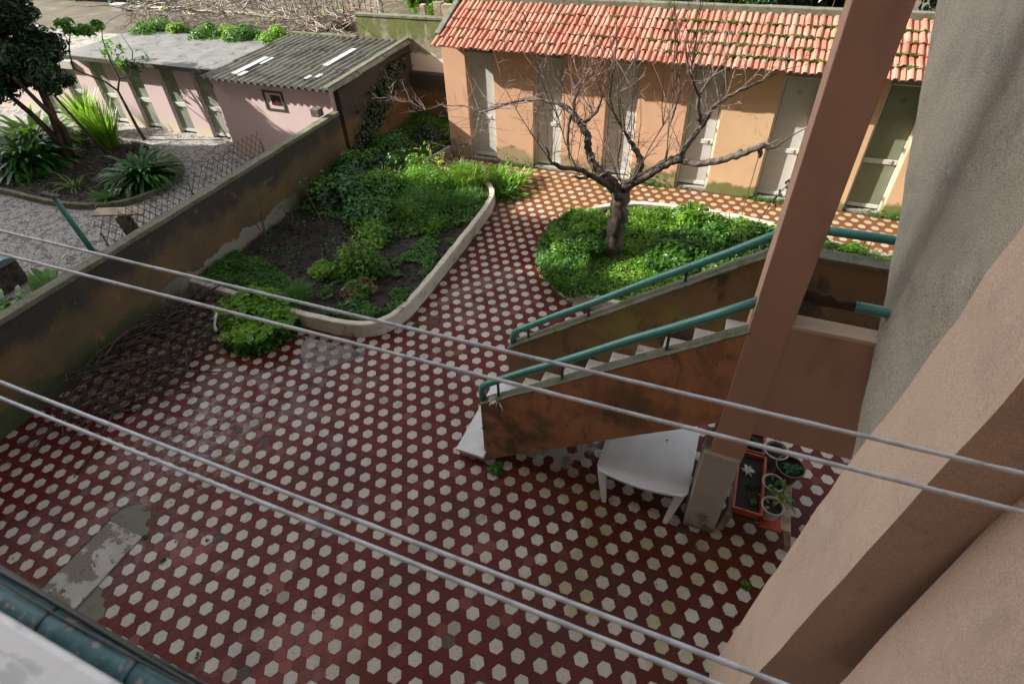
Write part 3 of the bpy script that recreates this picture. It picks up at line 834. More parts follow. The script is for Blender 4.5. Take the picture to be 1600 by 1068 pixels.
# ================================================================== RIGHT WING
t = thing('wing_pier', 'broad pale pink rendered pier rising beside the window at right', 'pier', (7.5, -2.5, 0))
back = [(-1.55, 0), (-1.84, 3.25), (-2.07, 5.4), (-2.28, 6.6), (-2.42, 7.75), (-2.46, 10.5)]
front = [(-3.22, 10.5), (-3.12, 7.5), (-3.01, 6.57), (-2.72, 3.45), (-2.48, 0)]
o = MB().prism(back + front, 7.10, 8.3, 'x').build('pier_wall', 'rough_pink_render', t); wobble(o, .016, .45, 6)
o = MB().box(7.44, 8.3, -5.3, -3.0, 3.92, 10.5).build('return_wall', 'rough_pink_render', t); wobble(o, .014, .5, 5)
t = tag(MB().prism([(-1.6, 2.7), (-1.1, 3.05), (-.37, 3.58), (-.17, 3.81), (.40, 4.35), (.86, 4.77), (1.95, 5.60), (3.35, 6.64), (4.25, 7.36), (5.6, 8.45), (5.6, 10.6), (-1.6, 10.6)], 7.78, 8.15, 'x').build('upper_stair_wall', 'rough_grey_render', None, bevel=.02, seg=3),
    'rough grey cement side of an upper flight, slanting behind the pink pier', 'stair wall')
wobble(t, .02, .35, 5)

# main building the window belongs to, behind the camera: throws the big shade over the yard
t = thing('apartment_building', 'tall apartment block whose window this view is taken from', 'building', (0, -9, 0))
for (xa, xb, h) in ((-110, 40, 23.8),):
    MB().box(xa, xb, -18, -5.6, 0, h).build('wall', 'rough_pink_render', t)
for (xa, xb) in ((-110, -40.8), (-34.5, 40)):
    MB().box(xa, xb, -6.6, -5.602, 23.8, 29.3).build('shade_wall', 'rough_pink_render', t)  # unseen strip added to shade the yard, gapped so sun reaches the tree bed
wm = MB()
wf = MB()
for f in range(8):
    for k in range(-18, 9):
        x = k * 3.2
        if -40.5 < x < -34 and f > 5: continue
        if -1 < x - 4.5 < 3 and f == 2: continue
        wf.box(x - .1, x + 1.3, -5.6, -5.56, 1.2 + f * 3.4, 3.1 + f * 3.4); wm.box(x, x + 1.2, -5.56, -5.545, 1.3 + f * 3.4, 3.0 + f * 3.4)
wf.build('window_frames', 'door_frame_paint', t, kind='stuff'); wm.build('window_panes', 'dark_glass', t, kind='stuff')

# ================================================================== WINDOW SILL, RAIL, CABLES, CLOTHES LINES
t = tag(MB().box(2.0, 5.75, -5.75, -5.2845, 8.46, 8.50).build('window_sill', 'marble', None, bevel=.008), 'white veined marble sill slab in the bottom left corner', 'sill')
t = thing('sill_rail', 'flaking turquoise pipe rail just outside the marble sill', 'rail', (5, -5.2, 8.4))
MB().tube([(2, -5.268, 8.395), (7.0, -5.268, 8.395)], .0215, 24).build('pipe', 'flaking_teal_paint', t, smooth=True)
for x in (4.90, 5.155, 5.315, 5.44):
    MB().tube([(x + .004 * a, -5.268 + .0228 * math.cos(a), 8.395 + .0228 * math.sin(a)) for a in np.linspace(-.6, 2.8, 16)], .0016, 5).build('binding_wire', 'black_plastic', t, smooth=True)
for k, (dy, dz, r, ph) in enumerate(((.0215, .013, .0036, 0), (.027, .004, .0026, 1.3), (.014, .024, .0018, 2.1))):
    pts = [(x, -5.268 + dy + .0022 * math.sin(x * 9 + ph), 8.395 + dz + .003 * math.cos(x * 11 + ph)) for x in np.linspace(2, 7.4, 60)]
    tag(MB().tube(pts, r, 7).build('cable', 'black_plastic', None, smooth=True),
        ['thick black cable running along the outer side of the turquoise pipe', 'thin outermost black cable beside the turquoise pipe', 'thinnest black cable lying on top of the turquoise pipe'][k], 'cable')
t = tag(MB().tube([(5.30, -5.262, 8.30), (5.42, -5.256, 8.335), (5.6, -5.262, 8.34)], .003, 6).build('cord', 'leaf_yellow' if False else 'worn_wood', None, smooth=True), 'thin pale cord hanging below the sill rail', 'cord')
cl = [(-4.17, -4.09, 7.93, 'uppermost of the four clothes lines, crossing both stair rails'), (-4.30, -4.21, 7.93, 'second clothes line from the top, crossing the white table'),
      (-4.80, -4.78, 7.93, 'third clothes line from the top, low in the view'), (-4.845, -4.825, 7.93, 'lowest of the four clothes lines')]
for (ya, yb, z, lab) in cl:
    n = 110; pts = []
    xa, xb = 1.6, 7.05
    for x in np.linspace(xa, xb, n):
        f = (x - 3.0) / (6.66 - 3.0); pts.append((x, ya + (yb - ya) * f, z - .004 * math.sin(math.pi * (x - xa) / (xb - xa))))
    rr = [.0060 + random.gauss(0, .0004) for _ in pts]
    tag(MB().tube(pts, rr, 8).build('clothes_line', 'line_plastic', None, smooth=True), lab, 'clothes line', 'clothes lines stretched across the view')
# ================================================================== TABLE AND POTS
t = thing('garden_table', 'white plastic garden table pushed under the stair', 'table', (5.6, 1.3, 0))
def rrect(x0, x1, y0, y1, r, bow=0.0, n=6):
    P = []
    for (cx, cy, a0) in ((x1 - r, y1 - r, 0), (x0 + r, y1 - r, 90), (x0 + r, y0 + r, 180), (x1 - r, y0 + r, 270)):
        for k in range(n + 1):
            a = math.radians(a0 + 90 * k / n); P.append((cx + r * math.cos(a), cy + r * math.sin(a)))
        if a0 == 180:
            for k in range(1, 8):
                f = k / 8; P.append((x0 + r + (x1 - x0 - 2 * r) * f, y0 - bow * math.sin(math.pi * f)))
    return P
top = rrect(4.80, 6.34, .56, 2.15, .14, .07)
inner = rrect(4.86, 6.28, .62, 2.09, .12, .065)
o = MB().prism(top, .735, .775, 'z').build('tabletop', 'white_plastic', t, bevel=.012, seg=3)
MB().prism(inner, .775, .780, 'z').build('top_panel', 'white_plastic', t, bevel=.003)
ap = MB().prism(rrect(4.84, 6.30, .60, 2.11, .12, .06), .66, .735, 'z').build('apron', 'white_plastic', t)
for (tx, ty, fx, fy) in ((4.90, .66, 5.02, .52), (6.22, .66, 6.10, .50), (4.90, 2.04, 4.98, 2.1), (6.22, 2.04, 6.14, 2.1)):
    m = MB(); w0, w1 = .075, .04
    vs = [(tx - w0, ty - w0 * .8, .70), (tx + w0, ty - w0 * .8, .70), (tx + w0, ty + w0 * .8, .70), (tx - w0, ty + w0 * .8, .70),
          (fx - w1, fy - w1 * .8, 0), (fx + w1, fy - w1 * .8, 0), (fx + w1, fy + w1 * .8, 0), (fx - w1, fy + w1 * .8, 0)]
    m.add(vs, [(0, 1, 2, 3), (7, 6, 5, 4), (0, 4, 5, 1), (1, 5, 6, 2), (2, 6, 7, 3), (3, 7, 4, 0)]).build('leg', 'white_plastic', t, bevel=.01)

t = thing('plant_stand', 'low pale wooden stand carrying the flower boxes and pots', 'stand', (7.45, 1.4, 0))
MB().box(7.0, 7.95, .70, 2.35, .50, .54).build('shelf', 'worn_wood', t, bevel=.006)
for (tx, ty, fx, fy) in ((7.06, .80, 6.98, .72), (7.9, .80, 8.05, .70), (7.06, 2.25, 7.0, 2.35), (7.9, 2.25, 8.0, 2.35)):
    MB().add([(tx - .06, ty - .02, .5), (tx + .06, ty - .02, .5), (tx + .06, ty + .02, .5), (tx - .06, ty + .02, .5), (fx - .05, fy - .02, 0), (fx + .05, fy - .02, 0), (fx + .05, fy + .02, 0), (fx - .05, fy + .02, 0)],
             [(0, 1, 2, 3), (7, 6, 5, 4), (0, 4, 5, 1), (1, 5, 6, 2), (2, 6, 7, 3), (3, 7, 4, 0)]).build('leg', 'worn_wood', t, bevel=.005)

def flower_box(x0, x1, y0, y1, z0, z1, label, mat='orange_plastic'):
    t = thing('flower_box', label, 'flower box', ((x0 + x1) / 2, (y0 + y1) / 2, z0), 'orange plastic flower boxes')
    i = .05; w = .018; m = MB()
    o_t = [(x0, y0), (x1, y0), (x1, y1), (x0, y1)]; o_b = [(x0 + i, y0 + i), (x1 - i, y0 + i), (x1 - i, y1 - i), (x0 + i, y1 - i)]
    i_t = [(x0 + w, y0 + w), (x1 - w, y0 + w), (x1 - w, y1 - w), (x0 + w, y1 - w)]; i_b = [(x0 + i + w, y0 + i + w), (x1 - i - w, y0 + i + w), (x1 - i - w, y1 - i - w), (x0 + i + w, y1 - i - w)]
    vs = [(*p, z1) for p in o_t] + [(*p, z0) for p in o_b] + [(*p, z1) for p in i_t] + [(*p, z0 + .03) for p in i_b]
    fs = []
    for k in range(4):
        n = (k + 1) % 4
        fs += [(k, n, 4 + n, 4 + k), (k, 8 + k, 8 + n, n), (8 + k, 12 + k, 12 + n, 8 + n)]
    fs += [(4, 5, 6, 7), (12, 15, 14, 13)]
    m.add(vs, fs).build('box', mat, t, bevel=.006)
    MB().box(x0 - .018, x1 + .018, y0 - .018, y0 + .006, z1 - .03, z1 + .003).box(x0 - .018, x1 + .018, y1 - .006, y1 + .018, z1 - .03, z1 + .003).box(x0 - .018, x0 + .006, y0 + .007, y1 - .007, z1 - .03, z1 + .003).box(x1 - .006, x1 + .018, y0 + .007, y1 - .007, z1 - .03, z1 + .003).build('rim', mat, t, bevel=.005)
    o = MB().box(x0 + .03, x1 - .03, y0 + .03, y1 - .03, z0 + .04, z1 - .07).build('compost', 'potting_soil', t)
    return t
def small_plant(t, c, n, r, h, size, mat, name='leaves', asp=.6, bl=None):
    if bl:
        V, F = blades(c, n, h, size, .5, bl, rad=r)
    else:
        P, N = lump(n, c, r, h, 7); V, F = leaves(P, N, size, asp)
    return np_mesh(name, V, F, mat, t)
t = flower_box(7.03, 7.45, .62, 1.78, .545, .86, 'long orange flower box with a pale succulent, next to the pillar plinth')
V, F = blades((7.2, 1.45, .79), 34, .11, .03, .9, 1.2, rad=.03); np_mesh('succulent', V, F, 'petal_white', t)
small_plant(t, (7.32, .85, .79), 60, .06, .06, .05, 'leaf_mid', 'seedling')
small_plant(t, (7.25, 1.15, .79), 90, .16, .03, .035, 'leaf_dark', 'weeds')
t = flower_box(7.02, 7.42, 1.86, 2.32, .545, .84, 'short flower box in the shade behind the long orange one')
small_plant(t, (7.22, 2.08, .78), 260, .16, .14, .07, 'leaf_dark', 'leaves')
t = tag(MB().prism(rrect(7.47, 7.80, .60, 1.58, .02), .545, .60, 'z').build('tray', 'orange_plastic', None, bevel=.01), 'flat orange tray under the two small white pots', 'tray')
def pot(c, r, h, mat, label, group='round flowerpots on the stand'):
    t = thing('flowerpot', label, 'flowerpot', c, group)
    pr = [(r * .70, 0), (r * .94, h * .86), (r * 1.03, h * .86), (r * 1.05, h), (r * .93, h), (r * .9, h * .8), (r * .62, .02), (0.001, .02)]
    MB().lathe([(0.001, 0)] + pr, c, 28).build('pot', mat, t, smooth=False, bevel=.003)
    MB().lathe([(0.001, h * .78), (r * .5, h * .8), (r * .905, h * .78)], c, 20).build('compost', 'potting_soil', t, smooth=True)
    return t
t = pot((7.60, .85, .60), .165, .27, 'white_pot_plastic', 'small white pot nearest the viewer holding a drooping leafy seedling')
V, F = blades((7.6, .88, .80), 7, .24, .06, 1.2, 1.6, rad=.05); np_mesh('leaves', V, F, 'leaf_yellow', t)
t = pot((7.59, 1.30, .60), .165, .27, 'white_pot_plastic', 'small white pot in the middle with upright green shoots')
V, F = blades((7.6, 1.28, .80), 9, .26, .07, .9, 1.6, rad=.06); np_mesh('leaves', V, F, 'leaf_mid', t)
V, F = blades((7.74, 1.12, .82), 6, .32, .07, 1.8, 1.2, rad=.05); np_mesh('trailing_leaves', V, F, 'leaf_mid', t)
t = pot((7.61, 2.02, .545), .20, .31, 'white_pot_plastic', 'largest white pot at the back, filled with bare compost')
small_plant(t, (7.61, 2.02, .8), 24, .08, .05, .04, 'leaf_dark')
t = pot((7.84, 1.74, .545), .225, .31, 'brown_pot_plastic', 'brown pot with a low mat of dark green leaves')
small_plant(t, (7.84, 1.74, .79), 420, .19, .07, .045, 'leaf_bluegreen', 'leaves', .8)

# rag on the stair end
P, N = lump(500, (2.93, .70, 1.72), .11, .06, 8, .8)
P, N = lump(420, (2.95, .68, 1.73), .13, .07, 7, .85)
V, F = merge([leaves(P, N, .055, .8), blades((3.0, .63, 1.77), 16, .18, .022, 1.4, 2.6, rad=.08)])
o = np_mesh('rag', V, F, 'petal_white'); tag(o, 'frayed pale rag tied to the near end of the stair rail', 'rag')

# ================================================================== NEIGHBOUR'S CORRUGATED SHED
t = thing('corrugated_shed', 'lilac plastered shed with a corrugated cement roof against the garden wall', 'shed', (-9.8, 12.5, 0))
o = MB().box(-12.45, -7.22, 10.4, 10.62, 0, 2.86).build('front_wall', 'lilac_plaster', t)
MB().box(-12.45, -12.25, 10.62, 14.9, 0, 2.86).build('side_wall', 'lilac_plaster', t)
o = MB().prism([(10.62, 0), (15.5, 0), (15.5, 3.22), (10.62, 2.86)], -7.22, -7.0, 'x').build('side_wall', 'stained_orange_plaster', t); wobble(o, .015, .6, 4)
w = MB().box(-10.12, -9.3, 10.41, 10.47, 2.05, 2.66).build('window', 'dark_glass', t); ORG[w] = ORG[t]
MB().box(-10.16, -10.08, 10.37, 10.42, 2.0, 2.70).box(-9.34, -9.26, 10.37, 10.42, 2.0, 2.70).box(-10.08, -9.34, 10.372, 10.42, 2.63, 2.70).box(-10.08, -9.34, 10.372, 10.42, 2.0, 2.07).build('window_frame', 'baluster_paint', w)
MB().box(-9.85, -9.42, 10.385, 10.408, 2.2, 2.55).build('red_grille', 'brown_pot_plastic', w)
def corr(x0, x1, y0, z0, y1, z1, pitch=.29, amp=.05, gap=0):
    n = int((x1 - x0) / pitch * 8); xs = np.linspace(x0, x1, n + 1)
    V = []
    for (y, z) in ((y0, z0), (y1, z1)):
        for x in xs: V.append((x, y, z + amp * math.cos(2 * math.pi * x / pitch)))
    for (y, z) in ((y0, z0), (y1, z1)):
        for x in xs: V.append((x, y, z + amp * math.cos(2 * math.pi * x / pitch) - .02))
    m = n + 1; F = []
    for k in range(n):
        F += [(k, k + 1, m + k + 1, m + k), (2 * m + k, 3 * m + k, 3 * m + k + 1, 2 * m + k + 1), (k, 2 * m + k, 2 * m + k + 1, k + 1), (m + k, m + k + 1, 3 * m + k + 1, 3 * m + k)]
    return V, F
for r in range(3):
    for c in range(5):
        y0 = 10.12 + r * 1.75; xx0 = -12.62 + c * 1.16
        zf = lambda y: 3.02 + (y - 10.12) * .035
        V, F = corr(xx0, xx0 + 1.16, y0 - .1, zf(y0) + .03 + r * .003, y0 + 1.78, zf(y0 + 1.78), )
        sh = MB().add(V, F).build('roof_sheet', 'corrugated_cement', t, smooth=False)
        sh.location.z += random.uniform(0, .012) + c * .004
for (xa, xb, ya, yb) in ((-11.45, -11.22, 10.5, 12.3), (-11.1, -10.98, 11.6, 12.3), (-8.55, -8.33, 12.0, 13.9), (-8.1, -7.95, 10.9, 11.2), (-8.4, -8.25, 10.7, 11.0), (-11.1, -10.9, 10.4, 10.8)):
    MB().prism([(ya, 3.105 + (ya - 10.12) * .035), (yb, 3.105 + (yb - 10.12) * .035), (yb, 3.125 + (yb - 10.12) * .035), (ya, 3.125 + (ya - 10.12) * .035)], xa, xb, 'x').build('repair_strip', 'line_plastic', t)
o = MB().prism([(10.05, 3.06), (15.5, 3.25), (15.5, 3.34), (10.05, 3.15)], -7.14, -6.95, 'x').build('verge', 'mossy_coping', t, bevel=.01); wobble(o, .01, .3, 4)
o = MB().box(-12.6, -9.3, 15.25, 15.45, 2.9, 3.3).build('back_coping', 'mossy_coping', t); wobble(o, .02, .4, 4)
tag(MB().box(-7.62, -7.30, 9.72, 10.0, 2.24, 2.5).build('grey_box', 'grey_box', None, bevel=.01), 'small weathered grey box on top of the garden wall by the lilac shed', 'box')

# ================================================================== NEIGHBOUR'S STOREROOM ROW
t = thing('neighbour_storerooms', 'low pink storeroom row with flat mossy roof in the next yard', 'building', (-18, 12.5, 0))
ND = [-14.62, -16.5, -18.5, -20.55, -22.6, -24.7]
ed = [-30]
for d in sorted(ND): ed += [d, d + .95]
ed.append(-12.46)
for k in range(0, len(ed), 2):
    MB().box(ed[k], ed[k + 1], 11.4, 11.6, 0, 2.9).build('wall_pier', 'lilac_plaster', t)
MB().box(-30, -12.46, 11.402, 11.598, 2.72, 2.92).build('lintel', 'lilac_plaster', t)
MB().box(-30, -12.46, 11.85, 14.8, 0, 2.8).build('inner_wall', 'old_concrete', t)
for d in ND:
    dr = MB().box(d + .05, d + .9, 11.52, 11.56, .08, 2.72).build('door', 'neighbour_door_paint', t); ORG[dr] = ORG[t]
    MB().box(d, d + .06, 11.47, 11.57, .0, 2.72).box(d + .89, d + .95, 11.47, 11.57, 0, 2.72).build('door_frame', 'door_frame_paint', dr)
    MB().box(d + .07, d + .88, 11.49, 11.52, 1.15, 1.32).build('mid_rail', 'door_frame_paint', dr)
    MB().box(d + .1, d + .85, 11.505, 11.52, 2.2, 2.6).build('fanlight', 'door_paint_green', dr)
    MB().box(d + .07, d + .88, 11.49, 11.52, .09, .2).build('bottom_rail', 'door_frame_paint', dr)
    MB().box(d + .16, d + .22, 11.42, 11.49, 1.14, 1.3).build('handle', 'metal_grey', dr)
o = MB().prism([(11.0, 2.98), (14.9, 3.02), (14.9, 2.86), (11.0, 2.86)], -21.4, -12.5, 'x').build('flat_roof', 'fibre_cement', t); wobble(o, .03, .6, 4)
MB().box(-21.4, -12.5, 10.94, 11.0, 2.84, 3.0).build('gutter', 'baluster_paint', t)
MB().box(-48, -21.4, 11.25, 17.2, 2.3, 2.62).build('flat_roof', 'distant_paving', t)
tag(MB().tube([(-13.4, 11.36, 2.35), (-13.4, 11.22, 2.33), (-13.4, 11.18, 2.25)], [.09, .09, .05], 10).build('wall_lamp', 'grey_box', None), 'small round wall lamp between the neighbour doors and the lilac shed', 'lamp')

# raised ground behind the sheds
o = MB().box(-48, -9.4, 14.95, 34, 0, 2.72).build('terrace', 'dry_ground', kind='structure'); wobble(o, .10, 1.5, 5)

# neighbour's paving and bed
MB().box(-48, -7.2, -12, 14, -.055, .0).build('paving', 'limestone_setts', kind='structure')
bed_n = [(-23, 4.4), (-18.8, 4.95), (-16.6, 4.85), (-14.7, 4.95), (-13.3, 5.5), (-12.75, 6.4), (-12.7, 7.4), (-13.1, 8.4), (-14.2, 9.2), (-17, 9.9), (-23, 10.2)]
V, F = soil_mesh(bed_n, .12, .04); np_mesh('soil', V, F, 'soil', kind='structure')
kerb('planter_kerb', bed_n, .16, .2, 'mossy_coping', 'low dark kerb curving round the neighbour shrub bed', 2, 1)
V, F = soil_mesh([(-23, 2.0), (-18.3, 2.4), (-17.3, 3.2), (-17.5, 4.0), (-23, 4.0)], .05, .03); np_mesh('soil', V, F, 'soil', kind='structure')

t = thing('mesh_fence', 'sagging green diamond wire fence just behind the garden wall', 'fence', (-7.6, 5, 0))
m = MB(); zt = lambda y: 2.62 + .10 * math.sin(y * 1.3)
y0, y1 = 1.6, 7.4; pch = .21
k = y0 - 3
while k < y1 + 3:
    for sgn in (1, -1):
        pts = []
        for z in np.linspace(.4, 2.9, 40):
            y = k + sgn * (z - .4) * .8
            if y0 < y < y1 and z <= zt(y) + .05: pts.append((-7.62 - .06 * math.sin(y * 2) - .08 * (z - 2), y, z))
        if len(pts) > 1: m.tube([pts[0], pts[len(pts) // 2], pts[-1]], .010, 3, False)
    k += pch
m.build('wire_mesh', 'baluster_paint', t)
m.tube
for y in (1.7, 4.4, 7.3):
    MB().tube([(-7.66, y, 0), (-7.68, y, 2.4)], .02, 8).build('fence_post', 'baluster_paint', t, smooth=True)

t = thing('green_post', 'dark green post with a small crossbar on the pale paving', 'post', (-11.73, 3.3, 0))
MB().tube([(-11.73, 3.3, 0), (-11.9, 3.3, .9), (-12.06, 3.29, 1.85)], [.085, .08, .075], 10).build('pole', 'teal_paint', t, smooth=True)
MB().box(-12.45, -11.7, 3.2, 3.33, 1.84, 1.9).build('crossbar', 'dead_wood', t, bevel=.01)
t = thing('stump_table', 'wooden board resting on a thick trunk stump beyond the wall', 'table', (-8.6, 2.85, 0))
o = MB().tube([(-8.45, 2.95, 0), (-8.5, 2.9, 1.4), (-8.6, 2.86, 2.02)], [.24, .2, .18], 10).build('stump', 'dark_bark', t, smooth=True)
MB().add([(-9.15, 2.45, 2.13), (-8.05, 3.05, 2.05), (-8.25, 3.4, 2.05), (-9.35, 2.8, 2.13), (-9.15, 2.45, 2.18), (-8.05, 3.05, 2.10), (-8.25, 3.4, 2.10), (-9.35, 2.8, 2.18)],
         [(0, 3, 2, 1), (4, 5, 6, 7), (0, 1, 5, 4), (1, 2, 6, 5), (2, 3, 7, 6), (3, 0, 4, 7)]).build('board', 'worn_wood', t, bevel=.01)
t = thing('storage_chest', 'dark slatted chest with a teal lid at the left edge beyond the wall', 'chest', (-13.2, .9, 0))
MB().box(-14.3, -12.1, .45, 1.55, 0, .72).build('body', 'grey_box', t)
for k in range(4):
    MB().box(-14.32, -12.08, .42, .45, .05 + k * .17, .18 + k * .17).build('slat', 'dead_wood', t)
    MB().box(-12.1, -12.07, .45, 1.55, .05 + k * .17, .18 + k * .17).build('slat', 'dead_wood', t)
o = MB().prism([(.38, .74), (.38, .82), (.7, .93), (1.3, .93), (1.62, .82), (1.62, .74)], -14.38, -12.02, 'x').build('lid', 'flaking_teal_paint', t, bevel=.02)

# ================================================================== FAR BACKGROUND
t = thing('low_pink_wall', 'low dusty pink wall beyond the neighbour terrace', 'wall', (-26, 18, 2.7))
MB().box(-40, -18.5, 18.0, 18.2, 2.3, 2.62).build('wall_face', 'lilac_plaster', t)
t = thing('shelter', 'blue-grey sheet-roofed shelter on green poles, far top left', 'shelter', (-31, 22, 2.7))
MB().prism([(20.2, 3.35), (25, 3.9), (25, 3.97), (20.2, 3.42)], -38, -27.3, 'x').build('roof', 'line_plastic', t)
for x in (-37.5, -33, -30, -27.5): MB().box(x, x + .15, 20.3, 20.45, 2.7, 3.38).build('post', 'teal_paint', t)
t = thing('glasshouse_frame', 'leaning green metal frames left of the bare vine, far away', 'frame', (-25.5, 19.5, 2.7))
for k in range(6):
    x = -27.4 + k * .62
    MB().tube([(x, 19.2, 2.75), (x + .55, 20.2, 3.5)], .035, 5).build('bar', 'teal_paint', t)
MB().tube([(-27.2, 19.2, 2.8), (-22.9, 19.4, 3.0)], .06, 6).build('rail', 'teal_paint', t)
MB().tube([(-26.9, 20.2, 3.5), (-21.9, 20.5, 3.7)], .05, 6).build('rail', 'teal_paint', t)
for k, (x, y, w) in enumerate(((-27.8, 18.7, .9), (-26.4, 19.0, .8))):
    tag(MB().box(x, x + w, y, y + .5, 2.7, 3.1 - k * .15).build('planting_tub', 'white_pot_plastic', None, bevel=.03), ['pale square tub left of the green frames', 'lower pale tub right below the green frames'][k], 'tub', 'pale tubs by the green frames')
t = thing('yellow_wall', 'small sunlit yellow wall behind the bare vine', 'wall', (-12.4, 20.6, 2.7))
MB().box(-13.4, -11.4, 20.5, 20.7, 2.6, 4.3).build('wall_face', 'worn_wood', t)
MB().box(-11.55, -11.35, 20.35, 20.5, 2.6, 4.6).build('white_post', 'kerb_limewash', t)
MB().box(-20, -9.6, 24, 24.3, 2.6, 5.2).build('rear_wall', 'mossy_wall', t)
for k, (x, h) in enumerate(((-6.55, .32), (-5.95, .42), (-5.65, .36))):
    tag(MB().box(x, x + .22 + .12 * k, 15.9, 16.1, 3.6, 4.1 + h).build('wooden_block', 'worn_wood', None, bevel=.01), ['narrow pale block behind the mossy wall, leftmost of three', 'middle pale wooden block behind the mossy wall', 'widest pale block behind the mossy wall, nearest the tiled roof'][k], 'block', 'pale blocks behind the mossy wall')
t = thing('columned_building', 'grey lilac building with white columns beyond the tiled roof', 'building', (-4, 30.5, 0))
MB().box(-14, 2.0, 30.3, 36, 0, 5.5).build('wall', 'lilac_plaster', t)
for k in range(9):
    MB().box(-13.5 + k * 1.75, -13.25 + k * 1.75, 30.0, 30.25, 0, 5.5).build('column', 'kerb_limewash', t)
    MB().box(-12.9 + k * 1.75, -12.1 + k * 1.75, 30.26, 30.3, .6, 3.2).build('window', 'dark_glass', t)

# ================================================================== VEGETATION
def leafthing(name, label, cat, parts, loc, group=None):
    """parts: list of (childname, V, F, mat)"""
    t = thing(name, label, cat, loc, group)
    for (n, V, F, mat) in parts: np_mesh(n, V, F, mat, t)
    return t
def carpet(poly, n, z, amp, size, mat, name, label, cat='ground cover', top=.5, kind='stuff', ph=0, dens=-9, nz=1.0, asp=.75):
    p = sample_poly(poly, n)
    if amp > .2 or 'carpet' in label: p = p[((p[:, 0] - 3.55) / .62) ** 2 + ((p[:, 1] - 7.0) / 1.0) ** 2 > 1]
    h = wavy(p[:, 0], p[:, 1], 1.2, ph)
    keep = h > dens; p = p[keep]; h = h[keep]
    H = z + amp * (.5 + .5 * h) + .35 * amp * np.abs(wavy(p[:, 0], p[:, 1], 4, ph))
    zz = H - amp * top * rng.uniform(0, 1, len(p)) ** 2
    P = np.c_[p, zz]; N = np.c_[rng.normal(size=(len(p), 2)) * .45, np.ones(len(p)) * nz]
    V, F = leaves(P, N, size, asp); o = np_mesh(name, V, F, mat, kind=kind); return tag(o, label, cat)

# --- tree bed
meadow = [(3.0, 5.7), (13, 5.7), (13, 9.8), (8.6, 10.1), (7.2, 10.6), (4.6, 10.7), (3.0, 10.3), (2.6, 9.5)]
dome = [(1.6, 8.0), (1.65, 7.1), (2.0, 6.4), (2.55, 5.95), (3.1, 5.8), (3.9, 5.9), (4.2, 6.6), (3.5, 7.4), (3.2, 8.4), (2.9, 9.4), (2.1, 9.6), (1.5, 9.1)]
carpet(dome, 16000, .30, .22, .062, 'leaf_mid', 'clipped_groundcover', 'dense dark green cushion of small leaves spilling over the kerb by the bare tree', top=.8)
carpet(dome, 3000, .36, .22, .055, 'leaf_bright', 'clipped_groundcover', 'brighter leaf tips on the green cushion by the bare tree', top=.1, ph=.2)
def clumps(poly, n, z0, dz, rr, per, size, mat, name, label, cat='ground cover', asp=.7):
    c = sample_poly(poly, n); Ps = []; Ns = []
    c = c[((c[:, 0] - 3.55) / .85) ** 2 + ((c[:, 1] - 7.0) / 1.25) ** 2 > 1]
    ctr = np.array(poly).mean(0); R = np.max(np.linalg.norm(np.array(poly) - ctr, axis=1))
    for (x, y) in c:
        q = np.linalg.norm(np.array([x, y]) - ctr) / R; r = rng.uniform(*rr)
        P, N = lump(per, (x, y, z0 + dz * (1 - q * q) * rng.uniform(.5, 1.1)), r, r * .9, 6, .7); Ps.append(P); Ns.append(N)
    V, F = leaves(np.concatenate(Ps), np.concatenate(Ns), size, asp)
    return tag(np_mesh(name, V, F, mat, kind='stuff'), label, cat)
def skirt(pts, n, z0, z1, size, mat, name, label):
    pts = smooth_line(pts, 1); seg = rng.integers(0, len(pts) - 1, n); f = rng.uniform(size=n)
    a = np.array(pts); P2 = a[seg] * (1 - f)[:, None] + a[seg + 1] * f[:, None]
    zz = z0 + (z1 - z0) * rng.uniform(size=n)
    P = np.c_[P2 + rng.normal(size=(n, 2)) * .07, zz]
    c = a.mean(0); N = np.c_[P2 - c, np.ones(n) * .5] + rng.normal(size=(n, 3)) * .4
    V, F = leaves(P, N, size, .7); return tag(np_mesh(name, V, F, mat, kind='stuff'), label, 'ground cover')
clumps(dome, 85, .26, .34, (.22, .48), 380, .062, 'leaf_mid', 'clipped_groundcover', 'rounded clumps of dark green leaves making up the cushion by the bare tree')
clumps(dome, 42, .42, .34, (.18, .36), 190, .058, 'leaf_bright', 'clipped_groundcover', 'sunny bright clumps among the dark cushion by the bare tree')
clumps(meadow, 120, .28, .08, (.14, .3), 120, .07, 'leaf_bright', 'clover', 'uneven tufts of clover around the bare tree')
skirt([(1.8, 9.3), (1.45, 8.4), (1.42, 7.4), (1.7, 6.6), (2.2, 6.05), (2.8, 5.75)], 6000, .22, .62, .06, 'leaf_mid', 'clipped_groundcover', 'trailing edge of the green cushion hanging over the kerb')
carpet(meadow, 42000, .30, .16, .075, 'leaf_bright', 'clover', 'bright green clover and grass carpet round the bare tree', top=.8, ph=1)
carpet([(4.2, 7.2), (8.8, 7.0), (9.0, 9.5), (7.6, 10.2), (5.4, 9.9), (4.4, 9.0)], 12000, .36, .50, .10, 'leaf_mid', 'leafy_groundcover', 'taller dark leafy plants behind the handrail in the tree bed', top=.8, ph=2, asp=.85)
